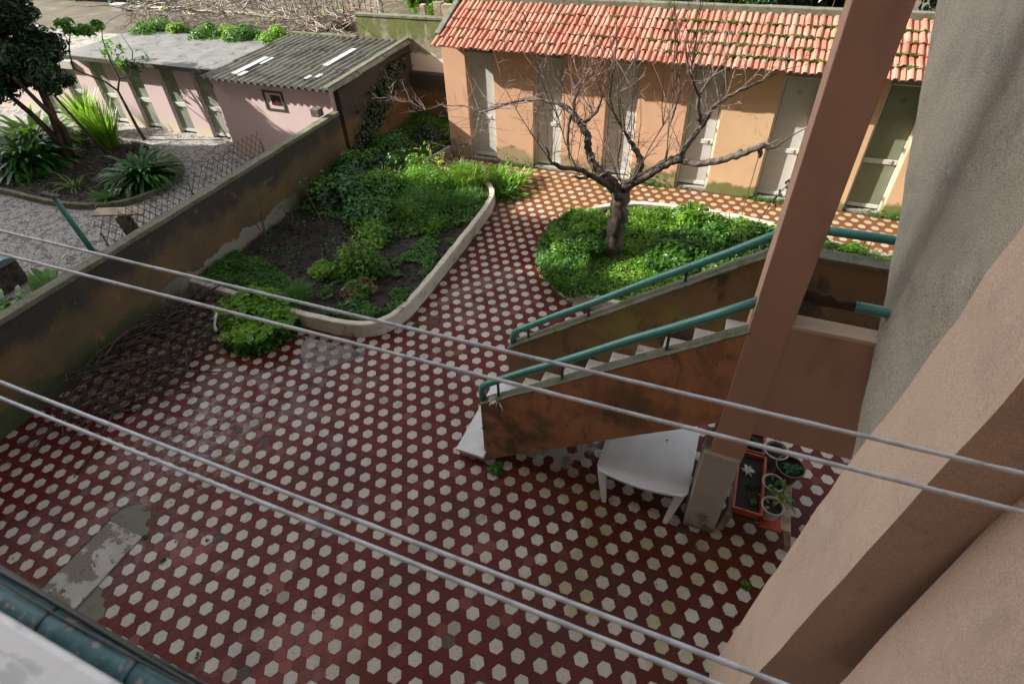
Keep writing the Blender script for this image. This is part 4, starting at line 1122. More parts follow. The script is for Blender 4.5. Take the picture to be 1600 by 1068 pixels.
def geranium(c, r, h, n, mat, label, flowers=0, group=None, size=.12):
    P, N = lump(n, c, r, h, 12); V, F = leaves(P, N, size, .9, .05)
    parts = [('leaves', V, F, mat)]
    t = leafthing('shrub', label, 'shrub', parts, c, group)
    st = MB()
    for k in range(7):
        a = random.uniform(0, 6.28); st.tube([(c[0], c[1], c[2]), (c[0] + r * .5 * math.cos(a), c[1] + r * .5 * math.sin(a), c[2] + h * .9)], .012, 4)
    st.build('stems', 'twig_bark', t)
    if flowers:
        for k in range(flowers):
            f = Vector(c) + Vector((random.uniform(-r, r) * .7, random.uniform(-r, r) * .6, h * random.uniform(1.1, 1.35)))
            P, N = lump(40, f[:], .055, .05, 4); V, F = leaves(P, N, .05, .8); np_mesh('flower_head', V, F, 'petal_red', t)
    return t
geranium((5.05, 10.05, .3), .55, .7, 700, 'leaf_bright', 'light green rounded-leaf shrub just right of the bare trunk', size=.13)
geranium((6.2, 9.5, .3), .75, .75, 900, 'leaf_bright', 'geranium with one red flower head, left of the seed stalk', 1)
geranium((7.7, 9.7, .3), .75, .8, 1100, 'leaf_mid', 'geranium with two red flowers beside the pillar', 3)
geranium((7.2, 8.4, .3), .8, .95, 1100, 'leaf_dark', 'darkest leafy shrub just above the upper handrail')
geranium((9.3, 9.2, .3), .7, .8, 1400, 'leaf_bright', 'bright leafy shrub seen right of the pillar above the landing')
geranium((8.4, 8.9, .3), .5, .6, 500, 'leaf_bluegreen', 'blue-green shrub seen just right of the pillar')
t = thing('seed_stalk', 'tall dry stalk with dark seed pods standing in the tree bed', 'stalk', (6.65, 9.0, .3))
st = [(6.65, 9.0, .3), (6.7, 9.0, 1.1), (6.95, 9.05, 1.9), (7.25, 9.1, 2.5)]
MB().tube(st, .012, 5).build('stem', 'dead_wood', t)
for k in range(14):
    f = .45 + k * .04; p = Vector(st[1]).lerp(Vector(st[3]), f) + Vector((random.uniform(-.08, .08), 0, 0))
    MB().tube([p - Vector((0, 0, .05)), p, p + Vector((0, 0, .05))], [.008, .035, .008], 6).build('seed_pod', 'dead_wood', t)

carpet([(2.8, 5.8), (4.3, 5.8), (4.3, 8.2), (2.8, 8.2)], 3800, .28, .07, .06, 'leaf_bright', 'clover', 'short yellow-green clover right at the foot of the bare tree')
# --- bare fruit tree
LIMBS = {
 'trunk': [(3.43, 7.81, -0.13, 0.34), (3.38, 7.8, 0.25, 0.31), (3.36, 7.8, 0.87, 0.28), (3.4, 7.8, 1.45, 0.27), (3.4, 7.8, 1.97, 0.28), (3.36, 7.8, 2.22, 0.29)],
 'A': [(3.38, 7.8, 2.19, 0.2), (3.59, 7.84, 2.43, 0.17), (3.85, 7.84, 2.63, 0.15), (4.22, 7.85, 2.94, 0.135), (4.49, 7.9, 3.15, 0.14), (4.66, 7.93, 3.21, 0.13)],
 'A1': [(4.63, 7.93, 3.18, 0.1), (5.01, 7.85, 3.15, 0.1), (5.49, 7.73, 3.33, 0.095), (5.86, 7.65, 3.54, 0.09), (6.21, 7.56, 3.8, 0.085), (6.35, 7.53, 3.9, 0.08), (6.45, 7.5, 3.86, 0.045), (6.59, 7.48, 3.91, 0.03), (6.81, 7.41, 4.2, 0.018), (7.06, 7.36, 4.45, 0.012), (7.32, 7.31, 4.68, 0.008)],
 'A1k': [(6.28, 7.57, 3.86, 0.07), (6.33, 7.58, 3.72, 0.06), (6.34, 7.58, 3.61, 0.045)],
 'A1s': [(5.86, 7.65, 3.57, 0.05), (5.93, 7.66, 3.72, 0.04)],
 'A2': [(4.63, 7.93, 3.18, 0.1), (4.74, 8.05, 3.47, 0.085), (4.87, 8.17, 3.71, 0.075), (5.0, 8.3, 3.92, 0.075), (5.12, 8.48, 4.23, 0.065), (5.37, 8.68, 4.44, 0.055), (5.67, 8.83, 4.59, 0.045), (5.91, 8.98, 4.69, 0.035), (6.14, 9.12, 4.79, 0.025), (6.46, 9.28, 4.96, 0.012), (6.88, 9.46, 5.04, 0.006)],
 'A2b': [(4.97, 8.3, 3.91, 0.07), (4.88, 8.23, 4.17, 0.06), (4.82, 8.17, 4.45, 0.06), (4.81, 8.17, 4.59, 0.045), (4.66, 8.03, 4.89, 0.045), (4.52, 8.01, 5.18, 0.035), (4.42, 7.99, 5.48, 0.025), (4.36, 7.98, 5.77, 0.012)],
 'A2c': [(4.81, 8.17, 4.59, 0.03), (4.93, 8.29, 4.84, 0.03), (5.12, 8.43, 5.15, 0.025), (5.33, 8.56, 5.38, 0.012)],
 'B': [(3.32, 7.79, 2.18, 0.2), (3.12, 7.75, 2.47, 0.15), (2.91, 7.71, 2.65, 0.13), (2.7, 7.72, 2.77, 0.13), (2.56, 7.75, 2.99, 0.12), (2.46, 7.78, 3.26, 0.11), (2.43, 7.83, 3.56, 0.105), (2.26, 7.8, 3.8, 0.11), (2.11, 7.77, 3.98, 0.11), (1.93, 7.79, 4.15, 0.075), (1.68, 7.79, 4.26, 0.06), (1.31, 7.82, 4.28, 0.05), (0.77, 7.93, 4.21, 0.045), (0.3, 8.04, 4.04, 0.04), (-0.17, 8.16, 3.81, 0.035), (-0.59, 8.18, 3.66, 0.03), (-1.05, 8.2, 3.79, 0.02), (-1.71, 8.18, 3.75, 0.015), (-2.23, 8.19, 3.56, 0.01), (-2.71, 8.2, 3.72, 0.007), (-3.27, 8.2, 3.81, 0.004)],
 'B2': [(3.25, 7.78, 2.18, 0.15), (3.0, 7.58, 2.5, 0.12), (2.75, 7.43, 2.69, 0.085), (2.42, 7.27, 2.9, 0.075), (2.06, 7.1, 2.96, 0.07), (1.8, 7.0, 3.1, 0.06), (1.71, 6.98, 3.29, 0.05), (1.64, 6.97, 3.56, 0.02)],
 'B2b': [(2.75, 7.43, 2.72, 0.05), (2.49, 7.33, 2.66, 0.045), (2.24, 7.23, 2.72, 0.03)],
 'B3': [(2.26, 7.8, 3.81, 0.06), (2.44, 7.83, 3.93, 0.055), (2.62, 7.81, 4.14, 0.045), (2.7, 7.78, 4.35, 0.03), (2.77, 7.79, 4.67, 0.012)],
 'B4': [(2.03, 7.75, 4.05, 0.055), (1.99, 7.64, 3.82, 0.05), (2.02, 7.55, 3.39, 0.045), (2.09, 7.51, 3.03, 0.02)],
 'B5': [(2.07, 7.76, 4.11, 0.055), (2.09, 7.76, 4.4, 0.045), (2.18, 7.78, 4.65, 0.035), (2.25, 7.79, 4.8, 0.015)],
 'B6': [(-0.45, 8.16, 3.7, 0.02), (-0.3, 8.14, 3.47, 0.015), (-0.67, 8.07, 3.19, 0.012), (-1.14, 7.98, 2.76, 0.009), (-1.53, 7.91, 2.42, 0.005)],
 'C': [(3.44, 7.91, 2.14, 0.15), (3.62, 8.05, 2.46, 0.13), (3.71, 8.16, 2.73, 0.12), (3.7, 8.21, 2.94, 0.11), (3.49, 8.23, 3.24, 0.07), (3.31, 8.24, 3.47, 0.05), (3.17, 8.22, 3.66, 0.035), (2.96, 8.18, 3.99, 0.04), (2.82, 8.15, 4.34, 0.035), (2.83, 8.16, 4.73, 0.03), (2.88, 8.16, 5.06, 0.025), (2.88, 8.16, 5.33, 0.012)],
 'D1': [(3.37, 7.7, 2.5, 0.02), (3.26, 7.62, 3.11, 0.017), (3.33, 7.59, 4.07, 0.014), (3.45, 7.51, 5.09, 0.011), (3.52, 7.47, 5.87, 0.007), (3.54, 7.42, 6.42, 0.004)],
 'D2': [(3.61, 7.74, 2.43, 0.018), (3.91, 7.69, 3.33, 0.015), (4.29, 7.66, 4.29, 0.012), (4.49, 7.7, 4.98, 0.009), (4.63, 7.72, 5.5, 0.006)],
 'D3': [(2.3, 7.4, 2.88, 0.02), (2.03, 7.35, 3.47, 0.016), (1.77, 7.3, 4.31, 0.014), (1.48, 7.24, 5.15, 0.011), (1.17, 7.19, 5.94, 0.007), (1.03, 7.16, 6.5, 0.004)],
 'D4': [(1.71, 6.98, 3.26, 0.02), (1.39, 6.92, 3.72, 0.015), (1.05, 6.86, 4.24, 0.012), (0.75, 6.8, 4.81, 0.007), (0.55, 6.77, 5.22, 0.004)],
 'D5': [(4.36, 7.83, 3.09, 0.018), (4.32, 7.77, 3.96, 0.014), (4.42, 7.74, 4.7, 0.011), (4.56, 7.76, 5.1, 0.007)],
 'D6': [(6.32, 7.53, 3.89, 0.014), (6.3, 7.52, 2.96, 0.01), (6.27, 7.47, 2.33, 0.007), (6.42, 7.45, 1.51, 0.005)],
}

t = thing('fruit_tree', 'leafless pruned fruit tree with twisted limbs in front of the peach storerooms', 'tree', (3.44, 7.81, .28))
for k, pts in LIMBS.items():
    if k == 'trunk': pts = [(3.44, 7.81, .1, .40)] + pts
    # subdivide and roughen
    q = [pts[0]]
    for a, b in zip(pts, pts[1:]):
        m = 4 if a[3] > .03 else 2
        for j in range(1, m + 1):
            f = j / m; w = .12 * a[3] if j < m else 0
            q.append(tuple(a[i] + (b[i] - a[i]) * f + random.gauss(0, w) for i in range(3)) + ((a[3] + (b[3] - a[3]) * f) * random.uniform(.92, 1.1),))
    R = [p[3] * (.80 if p[3] > .02 else .8) for p in q]
    if k != 'trunk': R = [max(r, .006) for r in R]
    o = MB().tube(q, R, 12 if pts[0][3] > .1 else 8).build('trunk' if k == 'trunk' else 'limb', 'tree_bark', t, smooth=True)
    if pts[0][3] > .08: wobble(o, .02, .12)
def twig_set(starts, n, lmin, lmax, up, spread, r0, kids, mb, side_l=.35):
    for _ in range(n):
        p = Vector(random.choice(starts)); L = random.uniform(lmin, lmax)
        d = Vector((random.gauss(0, spread), random.gauss(0, spread), up + random.gauss(0, .25))).normalized()
        pts = [p.copy()]; seg = 6
        for j in range(seg):
            d = (d + Vector((random.gauss(0, .09), random.gauss(0, .09), random.gauss(0.02, .07)))).normalized()
            p = p + d * (L / seg); pts.append(p.copy())
        mb.tube(pts, [r0 * (1 - .75 * j / seg) for j in range(seg + 1)], 3, False)
        for _k in range(kids):
            j = random.randint(1, seg); b = pts[j].copy(); l = L * side_l * random.uniform(.4, 1)
            e = (d + Vector((random.gauss(0, .9), random.gauss(0, .9), random.gauss(.1, .6)))).normalized()
            c1 = b + e * l * .5; e2 = (e + Vector((random.gauss(0, .3), random.gauss(0, .3), random.gauss(.1, .3)))).normalized()
            mb.tube([b, c1, c1 + e2 * l * .5], [r0 * .5, r0 * .4, r0 * .2], 3, False)
allp = {k: [p[:3] for p in v] for k, v in LIMBS.items()}
def dense(keys):
    out = []
    for k in keys:
        v = allp[k]
        for a, b in zip(v, v[1:]):
            for j in range(4): out.append(tuple(a[i] + (b[i] - a[i]) * j / 4 for i in range(3)))
    return out
m = MB()
twig_set(dense(['A2', 'A2b', 'A2c']), 42, .5, 1.6, 1.0, .45, .010, 4, m)
twig_set(dense(['B3', 'B5']), 36, .5, 1.5, 1.0, .5, .010, 4, m)
m.build('twigs', 'pale_twig_bark', t, kind='stuff')
m = MB()
twig_set(dense(['A', 'C', 'D1', 'D2', 'D5', 'D3', 'D4']) + allp['B'][:6], 46, 1.2, 3.0, 1.2, .35, .013, 4, m, .28)
twig_set(dense(['D3', 'D4', 'B2', 'B2b']), 40, .5, 1.6, .9, .6, .010, 5, m)
twig_set(dense(['B4', 'C']), 40, .4, 1.1, .5, .7, .009, 4, m)
m.build('twigs', 'twig_bark', t, kind='stuff')
m = MB()
twig_set(allp['B'][8:], 46, .5, 1.4, .1, .8, .009, 5, m)
twig_set(dense(['B6']), 26, .5, 1.3, -.3, .8, .008, 4, m)
twig_set(dense(['A1'])[18:], 8, .3, 1.0, .4, .6, .008, 2, m)
m.build('twigs', 'pale_twig_bark', t, kind='stuff')

# --- left bed
def mound(c, r, h, n, size, mat, label, name='bush', cat='bush', group=None, asp=.55, clumps=14, mat2=None, stems=0):
    P, N = lump(n, c, r, h, clumps); V, F = leaves(P, N, size, asp)
    t = leafthing(name, label, cat, [('leaves', V, F, mat)], c, group)
    if mat2:
        P, N = lump(n // 3, (c[0], c[1], c[2] + h * .12), r, h, clumps); V, F = leaves(P, N, size, asp); np_mesh('young_leaves', V, F, mat2, t)
    if stems:
        st = MB()
        for k in range(stems):
            a = random.uniform(0, 6.28); q = random.uniform(.2, .75)
            st.tube([(c[0], c[1], c[2]), (c[0] + r * q * .6 * math.cos(a), c[1] + r * q * .6 * math.sin(a), c[2] + h * .5), (c[0] + r * q * math.cos(a), c[1] + r * q * math.sin(a), c[2] + h)], .01, 3, False)
        st.build('stems', 'twig_bark', t)
    return t
def feathery(c, r, h, n, mat, label, group=None, L=.34, w=.014, name='bush', cat='bush'):
    parts = []
    for k in range(n):
        a = random.uniform(0, 6.28); q = r * math.sqrt(random.random())
        zc = h * (1 - (q / r) ** 2 * .7) * random.uniform(.45, .95)
        parts.append(blades((c[0] + q * math.cos(a), c[1] + q * math.sin(a), c[2] + zc * .6), 10, L * random.uniform(.7, 1.2), w, 1.0, .8, seg=2, rad=.05))
    V, F = merge(parts); return leafthing(name, label, cat, [('leaves', V, F, mat)], c, group)
G1 = 'leafy bushes filling the far half of the long bed'
mound((-6.1, 9.6, .3), .95, .95, 2600, .16, 'leaf_bluegreen', 'large blue-green lobed-leaf bush against the side wall', group=G1, asp=.8, mat2='leaf_mid', stems=8)
mound((-5.2, 8.4, .3), 1.0, .95, 2600, .15, 'leaf_bluegreen', 'blue-green bush in the middle of the long bed', group=G1, asp=.8, mat2='leaf_mid', stems=8)
mound((-6.2, 7.9, .3), .8, .75, 2000, .14, 'leaf_dark', 'dark low bush close to the wall base', group=G1, asp=.8, mat2='leaf_mid')
mound((-4.2, 7.4, .3), .85, .8, 2600, .12, 'leaf_mid', 'mid green bush behind the bare soil', group=G1, asp=.7, mat2='leaf_bluegreen', stems=6)
mound((-5.0, 10.2, .3), 1.0, .8, 2600, .13, 'leaf_mid', 'shaded green bush below the bare tree boughs', group=G1, asp=.7, mat2='leaf_dark', stems=6)
mound((-6.0, 11.6, .3), 1.0, .7, 2400, .12, 'leaf_mid', 'green bush in the far corner left of the storerooms', group=G1, asp=.7, mat2='leaf_bluegreen')
mound((-5.2, 13.2, .3), 1.0, .5, 2600, .10, 'leaf_dark', 'deeply shaded bush between the back wall and the storerooms', group=G1, asp=.7)
carpet([(-6.9, 10.5), (-4.5, 10.8), (-4.3, 12.7), (-4.1, 15.3), (-6.9, 15.3)], 14000, .30, .22, .09, 'leaf_mid', 'ivy_carpet', 'green ground ivy in the far corner of the long bed')
feathery((-3.5, 9.6, .35), .95, .85, 170, 'leaf_bright', 'feathery bright green fennel clump behind the kerb', L=.36)
feathery((-2.35, 10.4, .40), .75, .6, 200, 'leaf_iris', 'sunlit yellow-green clump on the far kerb curve', L=.36, w=.022)
feathery((-3.0, 8.3, .30), .9, .9, 170, 'leaf_mid', 'tall feathery green clump right of the bare soil', L=.4)
feathery((-1.9, 9.3, .30), .7, .4, 200, 'leaf_mid', 'low grassy clump inside the kerb curve', L=.25)
t = leafthing('bush', 'bright leafy plant spilling onto the tiles outside the far kerb', 'bush', [], (-1.1, 11.0, 0))
V, F = merge([blades((-1.2 + random.gauss(0, .28), 11.05 + random.gauss(0, .28), .1), 16, .5, .07, .8, 1.0, rad=.2) for _ in range(26)]); np_mesh('leaves', V, F, 'leaf_bright', t)
V, F = merge([blades((-.95 + random.gauss(0, .16), 10.45 + random.gauss(0, .2), .05), 14, .42, .06, .9, 1.0, rad=.15) for _ in range(14)]); np_mesh('leaves', V, F, 'leaf_mid', t)
mound((-3.4, 9.5, .45), .95, .65, 2600, .075, 'leaf_bright', 'clumpy bright small-leaved bush among the feathery stems', group=G1, asp=.5, mat2='leaf_mid')
mound((-2.9, 8.2, .4), .85, .6, 2400, .075, 'leaf_mid', 'small-leaved green bush between the fennel and the bare soil', group=G1, asp=.5, mat2='leaf_bright')
mound((-3.3, 6.3, .3), .55, .4, 1100, .10, 'leaf_mid', 'small round-leaved bush at the edge of the bare soil', asp=.8, mat2='leaf_bright')
mound((-3.6, 4.4, .3), .50, .4, 800, .15, 'leaf_bright', 'large round-leaved plant left of the leggy shrub', asp=.9)
mound((-2.75, 4.8, .3), .75, .95, 2600, .085, 'leaf_mid', 'leggy green shrub in the near part of the long bed', mat2='leaf_bright', stems=16)
mound((-2.4, 3.9, .3), .5, .35, 700, .11, 'dry_leaf', 'brownish withered plant between the leggy shrub and the kerb', asp=.8, mat2='leaf_mid')
mound((-2.25, 3.35, .3), .3, .25, 260, .12, 'leaf_bluegreen', 'small blue-green plant beside the near kerb curve', asp=.9)
feathery((-3.75, 3.2, .3), .35, .45, 60, 'leaf_mid', 'upright grassy tuft near the front kerb', L=.4, w=.012)
carpet([(-3.9, 2.9), (-1.3, 3.0), (-1.0, 4.2), (-1.05, 7.0), (-2.0, 7.0), (-2.3, 5.5), (-3.4, 3.9)], 5200, .28, .10, .075, 'leaf_mid', 'weeds', 'scattered low weeds on the soil inside the kerb', 'weeds', dens=.0)
carpet([(-6.9, 3.0), (-3.4, 2.9), (-3.4, 7), (-6.9, 7)], 3200, .27, .07, .05, 'leaf_mid', 'weeds', 'tiny seedlings dotted over the dark bare soil', 'weeds', dens=.15)
carpet([(-6.9, 2.9), (-4.4, 2.9), (-4.2, 3.6), (-5.2, 4.1), (-6.9, 4.4)], 8500, .28, .22, .08, 'leaf_mid', 'leafy_groundcover', 'dark leafy patch inside the front kerb by the side wall')
# nasturtium spilling over the front kerb
nz = [(-5.5, 2.75), (-5.5, 2.1), (-4.9, 1.7), (-4.5, 1.25), (-3.9, 1.15), (-3.35, 1.5), (-3.15, 2.0), (-3.3, 2.75), (-4.2, 3.1), (-5.3, 3.1)]
carpet(nz, 6500, .06, .42, .11, 'leaf_mid', 'nasturtium', 'tangle of round-leaved creeper spilling over the front kerb onto the tiles', 'creeper', top=.9, asp=.95, nz=.6)
V, F = merge([blades((random.uniform(-5.4, -3.3), random.uniform(1.5, 2.8), .1), 5, .55, .02, .8, 1.4, seg=4, rad=.1) for _ in range(46)]); tag(np_mesh('nasturtium', V, F, 'leaf_bright', kind='stuff'), 'thin stems poking out of the spilling creeper', 'creeper')
carpet(nz, 1100, .22, .38, .13, 'leaf_bright', 'nasturtium', 'larger bright leaves on top of the spilling creeper', 'creeper', top=.2, asp=.95, ph=.3)
t = tag(MB().tube([(-4.95, 1.75, .62), (-4.88, 1.62, .60), (-4.84, 1.5, .5), (-4.78, 1.42, .36)], .03, 6).build('white_cord', 'petal_white', None, smooth=True), 'short knotted white cord lying on the spilling creeper', 'cord')
wobble(t, .02, .05, 2)
for (x, y, z, lab, n) in ((-3.05, 10.15, .6, 'pale yellow-green sapling standing above the bushes by the storerooms', 30), (-3.9, 10.8, .6, 'variegated young shoot left of the pale sapling', 24)):
    t = thing('sapling', lab, 'sapling', (x, y, .3))
    MB().tube([(x, y, .3), (x + .03, y, .9), (x, y + .05, 1.35)], .014, 5).build('stem', 'twig_bark', t)
    P = np.c_[x + rng.normal(size=n) * .16, y + rng.normal(size=n) * .16, rng.uniform(.7, 1.45, n)]; V, F = leaves(P, rng.normal(size=(n, 3)) + [0, 0, .8], .17, .45); np_mesh('leaves', V, F, 'leaf_yellow', t)
for k, (x, y, h, lab) in enumerate(((-6.55, 5.3, 1.5, 'thin bare rose stem against the side wall'), (-5.0, 6.2, 1.9, 'tall leafless reddish stem rising from the soil edge'), (-6.3, 6.2, .9, 'short bare cane next to the tall leafless stem'))):
    t = thing('bare_stem', lab, 'stem', (x, y, .3))
    m = MB()
    for j in range(3):
        a = random.uniform(-.3, .3); b = random.uniform(-.2, .2)
        m.tube([(x, y, .28), (x + a * .4, y + b, .3 + h * .5), (x + a, y + b * 1.4, .3 + h * random.uniform(.7, 1))], [.02, .014, .006], 5)
    m.build('stem', 'twig_bark', t)
    P = np.array([(x + random.gauss(0, .15), y + random.gauss(0, .12), .3 + h * random.uniform(.6, 1.0)) for _ in range(24)]); V, F = leaves(P, rng.normal(size=P.shape) + [0, 0, 1], .09, .6); np_mesh('leaves', V, F, 'leaf_mid', t)
# creeper on the shed side wall
n = 1500; yy = rng.normal(12.8, .9, n); zz = .6 + (yy - 10.8) * .55 + rng.normal(size=n) * .28
P = np.c_[-6.96 + rng.uniform(0, .14, n), yy, zz.clip(.4, 2.8)]; V, F = leaves(P, np.array([1, 0, .5]) + rng.normal(size=(n, 3)) * .5, .12, .9)
tag(np_mesh('climbing_creeper', V, F, 'leaf_dark', kind='stuff'), 'dark creeper climbing the stained side of the shed wall', 'creeper')
# small weeds in joints
def weed(x, y, r, n, label, mat='leaf_mid', size=.05, z=0):
    P, N = lump(n, (x, y, z), r, r * .6, 5); V, F = leaves(P, N, size, .6)
    return tag(np_mesh('weed', V, F, mat), label, 'weed', 'small weeds growing in the floor joints')
weed(2.95, .45, .20, 420, 'largest weed tuft, at the foot of the stair beside the marble step', 'leaf_mid', .08)
weed(-1.62, -3.28, .09, 150, 'weed tuft in the joint right of the cover slab', size=.025)
weed(-2.28, -3.06, .07, 110, 'tiny weed at the corner of the cover slab', size=.02)
weed(.05, -4.18, .07, 90, 'little weed in the pink worn tiles near the sill', size=.02)
weed(-1.2, -2.72, .05, 60, 'smallest weed, just above the pink worn tiles', size=.02)
weed(7.45, -.15, .07, 60, 'fallen leafy sprig on the tiles below the pots', size=.07)
weed(-1.5, 2.45, .09, 60, 'small weed beside the puddle', size=.07)
weed(-.55, 3.6, .08, 60, 'weed at the outer foot of the near kerb curve', size=.07)
weed(2.35, 1.95, .10, 120, 'weed growing behind the first marble step', size=.06, z=.24)
# storeroom wall foot weeds
for k, (x, lab) in enumerate(((-1.4, 'green weeds at the foot of the peach pier right of the first door'), (3.4, 'green weeds at the foot of the pier behind the bare tree'), (7.1, 'thin weeds on the sill of the fifth storeroom door'), (10.5, 'weeds at the wall foot right of the last storeroom door'))):
    P = np.c_[x + rng.normal(size=260) * .45, 12.66 + rng.normal(size=260) * .05, np.abs(rng.normal(size=260)) * .14]
    V, F = leaves(P, rng.normal(size=P.shape) + [0, -.5, 1], .07, .5); tag(np_mesh('wall_weeds', V, F, 'leaf_mid'), lab, 'weeds', 'weeds along the storeroom wall foot')

# extra growth and rubble on the soil
mound((-4.6, 8.9, .4), 1.1, .8, 3200, .10, 'leaf_mid', 'broad green bush filling the middle of the far bed', group=G1, asp=.7, mat2='leaf_bright', stems=8)
mound((-3.9, 10.2, .4), .9, .65, 2400, .09, 'leaf_bright', 'bright low bush just before the storeroom corner', group=G1, asp=.6, mat2='leaf_mid')
mound((-2.2, 7.4, .3), .7, .45, 1700, .07, 'leaf_mid', 'olive low bush inside the long straight kerb', group=G1, asp=.5, mat2='leaf_bright')
mound((-3.9, 6.9, .3), .7, .5, 1700, .09, 'leaf_bright', 'yellow-green leafy bush at the rim of the bare soil', group=G1, asp=.7, mat2='leaf_mid')
carpet([(-6.8, 7.0), (-2.6, 6.6), (-1.1, 8), (-1.1, 10), (-4.2, 10.9), (-6.8, 10.6)], 9000, .28, .22, .08, 'leaf_mid', 'leafy_groundcover', 'green undergrowth between the bushes of the far bed')
p = sample_poly(bed_a, 2600); pb = sample_poly(bed_n, 1200)
def clods(p, z, s):
    n = len(p); base = np.array([[1, 0, 0], [-.5, .87, 0], [-.5, -.87, 0], [0, 0, .9]]); r = rng.uniform(.3, 1, (n, 1, 1)) ** 2 * s
    a = rng.uniform(0, 6.28, n); c, q = np.cos(a), np.sin(a)
    B = np.repeat(base[None], n, 0) * r * rng.uniform(.7, 1.3, (n, 4, 3)); X = B[:, :, 0] * c[:, None] - B[:, :, 1] * q[:, None]; Y = B[:, :, 0] * q[:, None] + B[:, :, 1] * c[:, None]
    V = np.stack([X + p[:, :1], Y + p[:, 1:], B[:, :, 2] + z], 2).reshape(-1, 3); i = np.arange(n)[:, None] * 4
    return V, np.concatenate([i + [0, 1, 3], i + [1, 2, 3], i + [2, 0, 3]], 0)
tag(np_mesh('soil_clods', *clods(p, .285, .07), 'soil', kind='stuff'), 'clods and crumbs of dark soil strewn over the long bed', 'soil clods')
tag(np_mesh('soil_clods', *clods(pb, .14, .08), 'soil', kind='stuff'), 'clods of dark soil strewn over the neighbour bed', 'soil clods')
tag(np_mesh('pale_pebbles', *clods(sample_poly(bed_a, 160), .29, .035), 'kerb_limewash', kind='stuff'), 'few pale pebbles dotted over the dark soil', 'pebbles')
P = np.c_[sample_poly(bed_n, 700), np.full(700, .17)]; V, F = leaves(P, rng.normal(size=P.shape) * .3 + [0, 0, 1], .09, .5); tag(np_mesh('fallen_leaves', V, F, 'dry_leaf', kind='stuff'), 'dry fallen leaves over the neighbour bed', 'fallen leaves')
# --- pile of cut branches
pile = [(-6.95, 2.5), (-5.9, 2.3), (-4.9, 1.1), (-4.7, .2), (-4.9, -.9), (-5.5, -1.9), (-6.2, -1.6), (-6.9, -.3)]
t = thing('brush_pile', 'heap of dark cut branches lying along the side wall', 'brush pile', (-5.6, .3, 0))
m = MB(); pp = sample_poly(pile, 165)
for (x, y) in pp:
    L = random.uniform(.7, 2.2); a = math.radians(random.gauss(62, 26)) + (math.pi if random.random() < .5 else 0)
    den = max(0, 1 - abs(x + 6.0) / 1.8) ; z = random.uniform(.02, .10 + .62 * den)
    d = Vector((math.cos(a), math.sin(a), random.gauss(.05, .08))); p = Vector((x, y, z)) - d * L / 2; pts = []
    r = random.choice([.008, .010, .014, .018, .026]); bend = random.gauss(0, .35)
    for j in range(6):
        q = p + d * L * j / 5 + Vector((-d.y, d.x, .25)) * bend * (j / 5) * (1 - j / 5) * L
        q.z = max(q.z + .10 * math.sin(j * 1.1) * den, .02); q.x = max(q.x, -6.95); pts.append(q)
    m.tube(pts, [r * (1 - .12 * j) for j in range(6)], 4, False)
    for _ in range(random.randint(1, 4)):
        j = random.randint(1, 4); e = (d + Vector((random.gauss(0, .7), random.gauss(0, .7), random.gauss(.1, .3)))).normalized() * random.uniform(.15, .6)
        q = pts[j] + e; q.z = max(q.z, .02); q.x = max(q.x, -6.95); m.tube([pts[j], q], [r * .5, r * .25], 3, False)
m.build('branches', 'dead_wood', t, kind='stuff')
for k in range(14):
    x, y = random.choice(pp[:60]); a = math.radians(random.gauss(60, 20)); L = random.uniform(1.2, 2.2); d = Vector((math.cos(a), math.sin(a), .04))
    p = Vector((x, y, random.uniform(.15, .5))); pts = [p + d * L * j / 5 + Vector((0, 0, .05 * math.sin(j))) for j in range(6)]
    for q in pts: q.x = max(q.x, -6.9)
    MB().tube(pts, [.03, .028, .026, .022, .018, .012], 7).build('thick_branch', 'dead_wood', t, smooth=True)
n = 420; p = sample_poly(pile, n); V, F = leaves(np.c_[p, rng.uniform(.02, .3, n)], rng.normal(size=(n, 3)) + [0, 0, 1], .10, .45); np_mesh('dead_leaves', V, F, 'dry_leaf', t, kind='stuff')
tag(MB().tube([(-4.66, -2.66, .02), (-4.8, -2.2, .04), (-5.05, -1.6, .10), (-5.2, -1.1, .22)], [.012, .016, .02, .022], 6).build('stray_branch', 'dead_wood', None, smooth=True), 'long dark branch sticking out of the heap across the tiles', 'branch')
P = np.c_[rng.uniform(4.95, 6.2, 5), rng.uniform(.7, 2.0, 5), np.full(5, .786)]
V, F = leaves(P, rng.normal(size=P.shape) * .1 + [0, 0, 1], .05, .5); tag(np_mesh('leaf_litter', V, F, 'dry_leaf', kind='stuff'), 'few dead leaves lying on the white plastic table', 'leaf litter')
# litter of leaves and twigs over the tiles
P = np.c_[rng.uniform(-6.5, 7, 900), rng.uniform(-5, 12.5, 900), np.full(900, .006)]
keep = ~(inpoly(P[:, 0], P[:, 1], bed_a) | inpoly(P[:, 0], P[:, 1], bed_b)); P = P[keep]
V, F = leaves(P, rng.normal(size=P.shape) * .12 + [0, 0, 1], .035, .5); tag(np_mesh('leaf_litter', V, F, 'dry_leaf', kind='stuff'), 'small fallen leaves and crumbs scattered over the tiles', 'leaf litter')

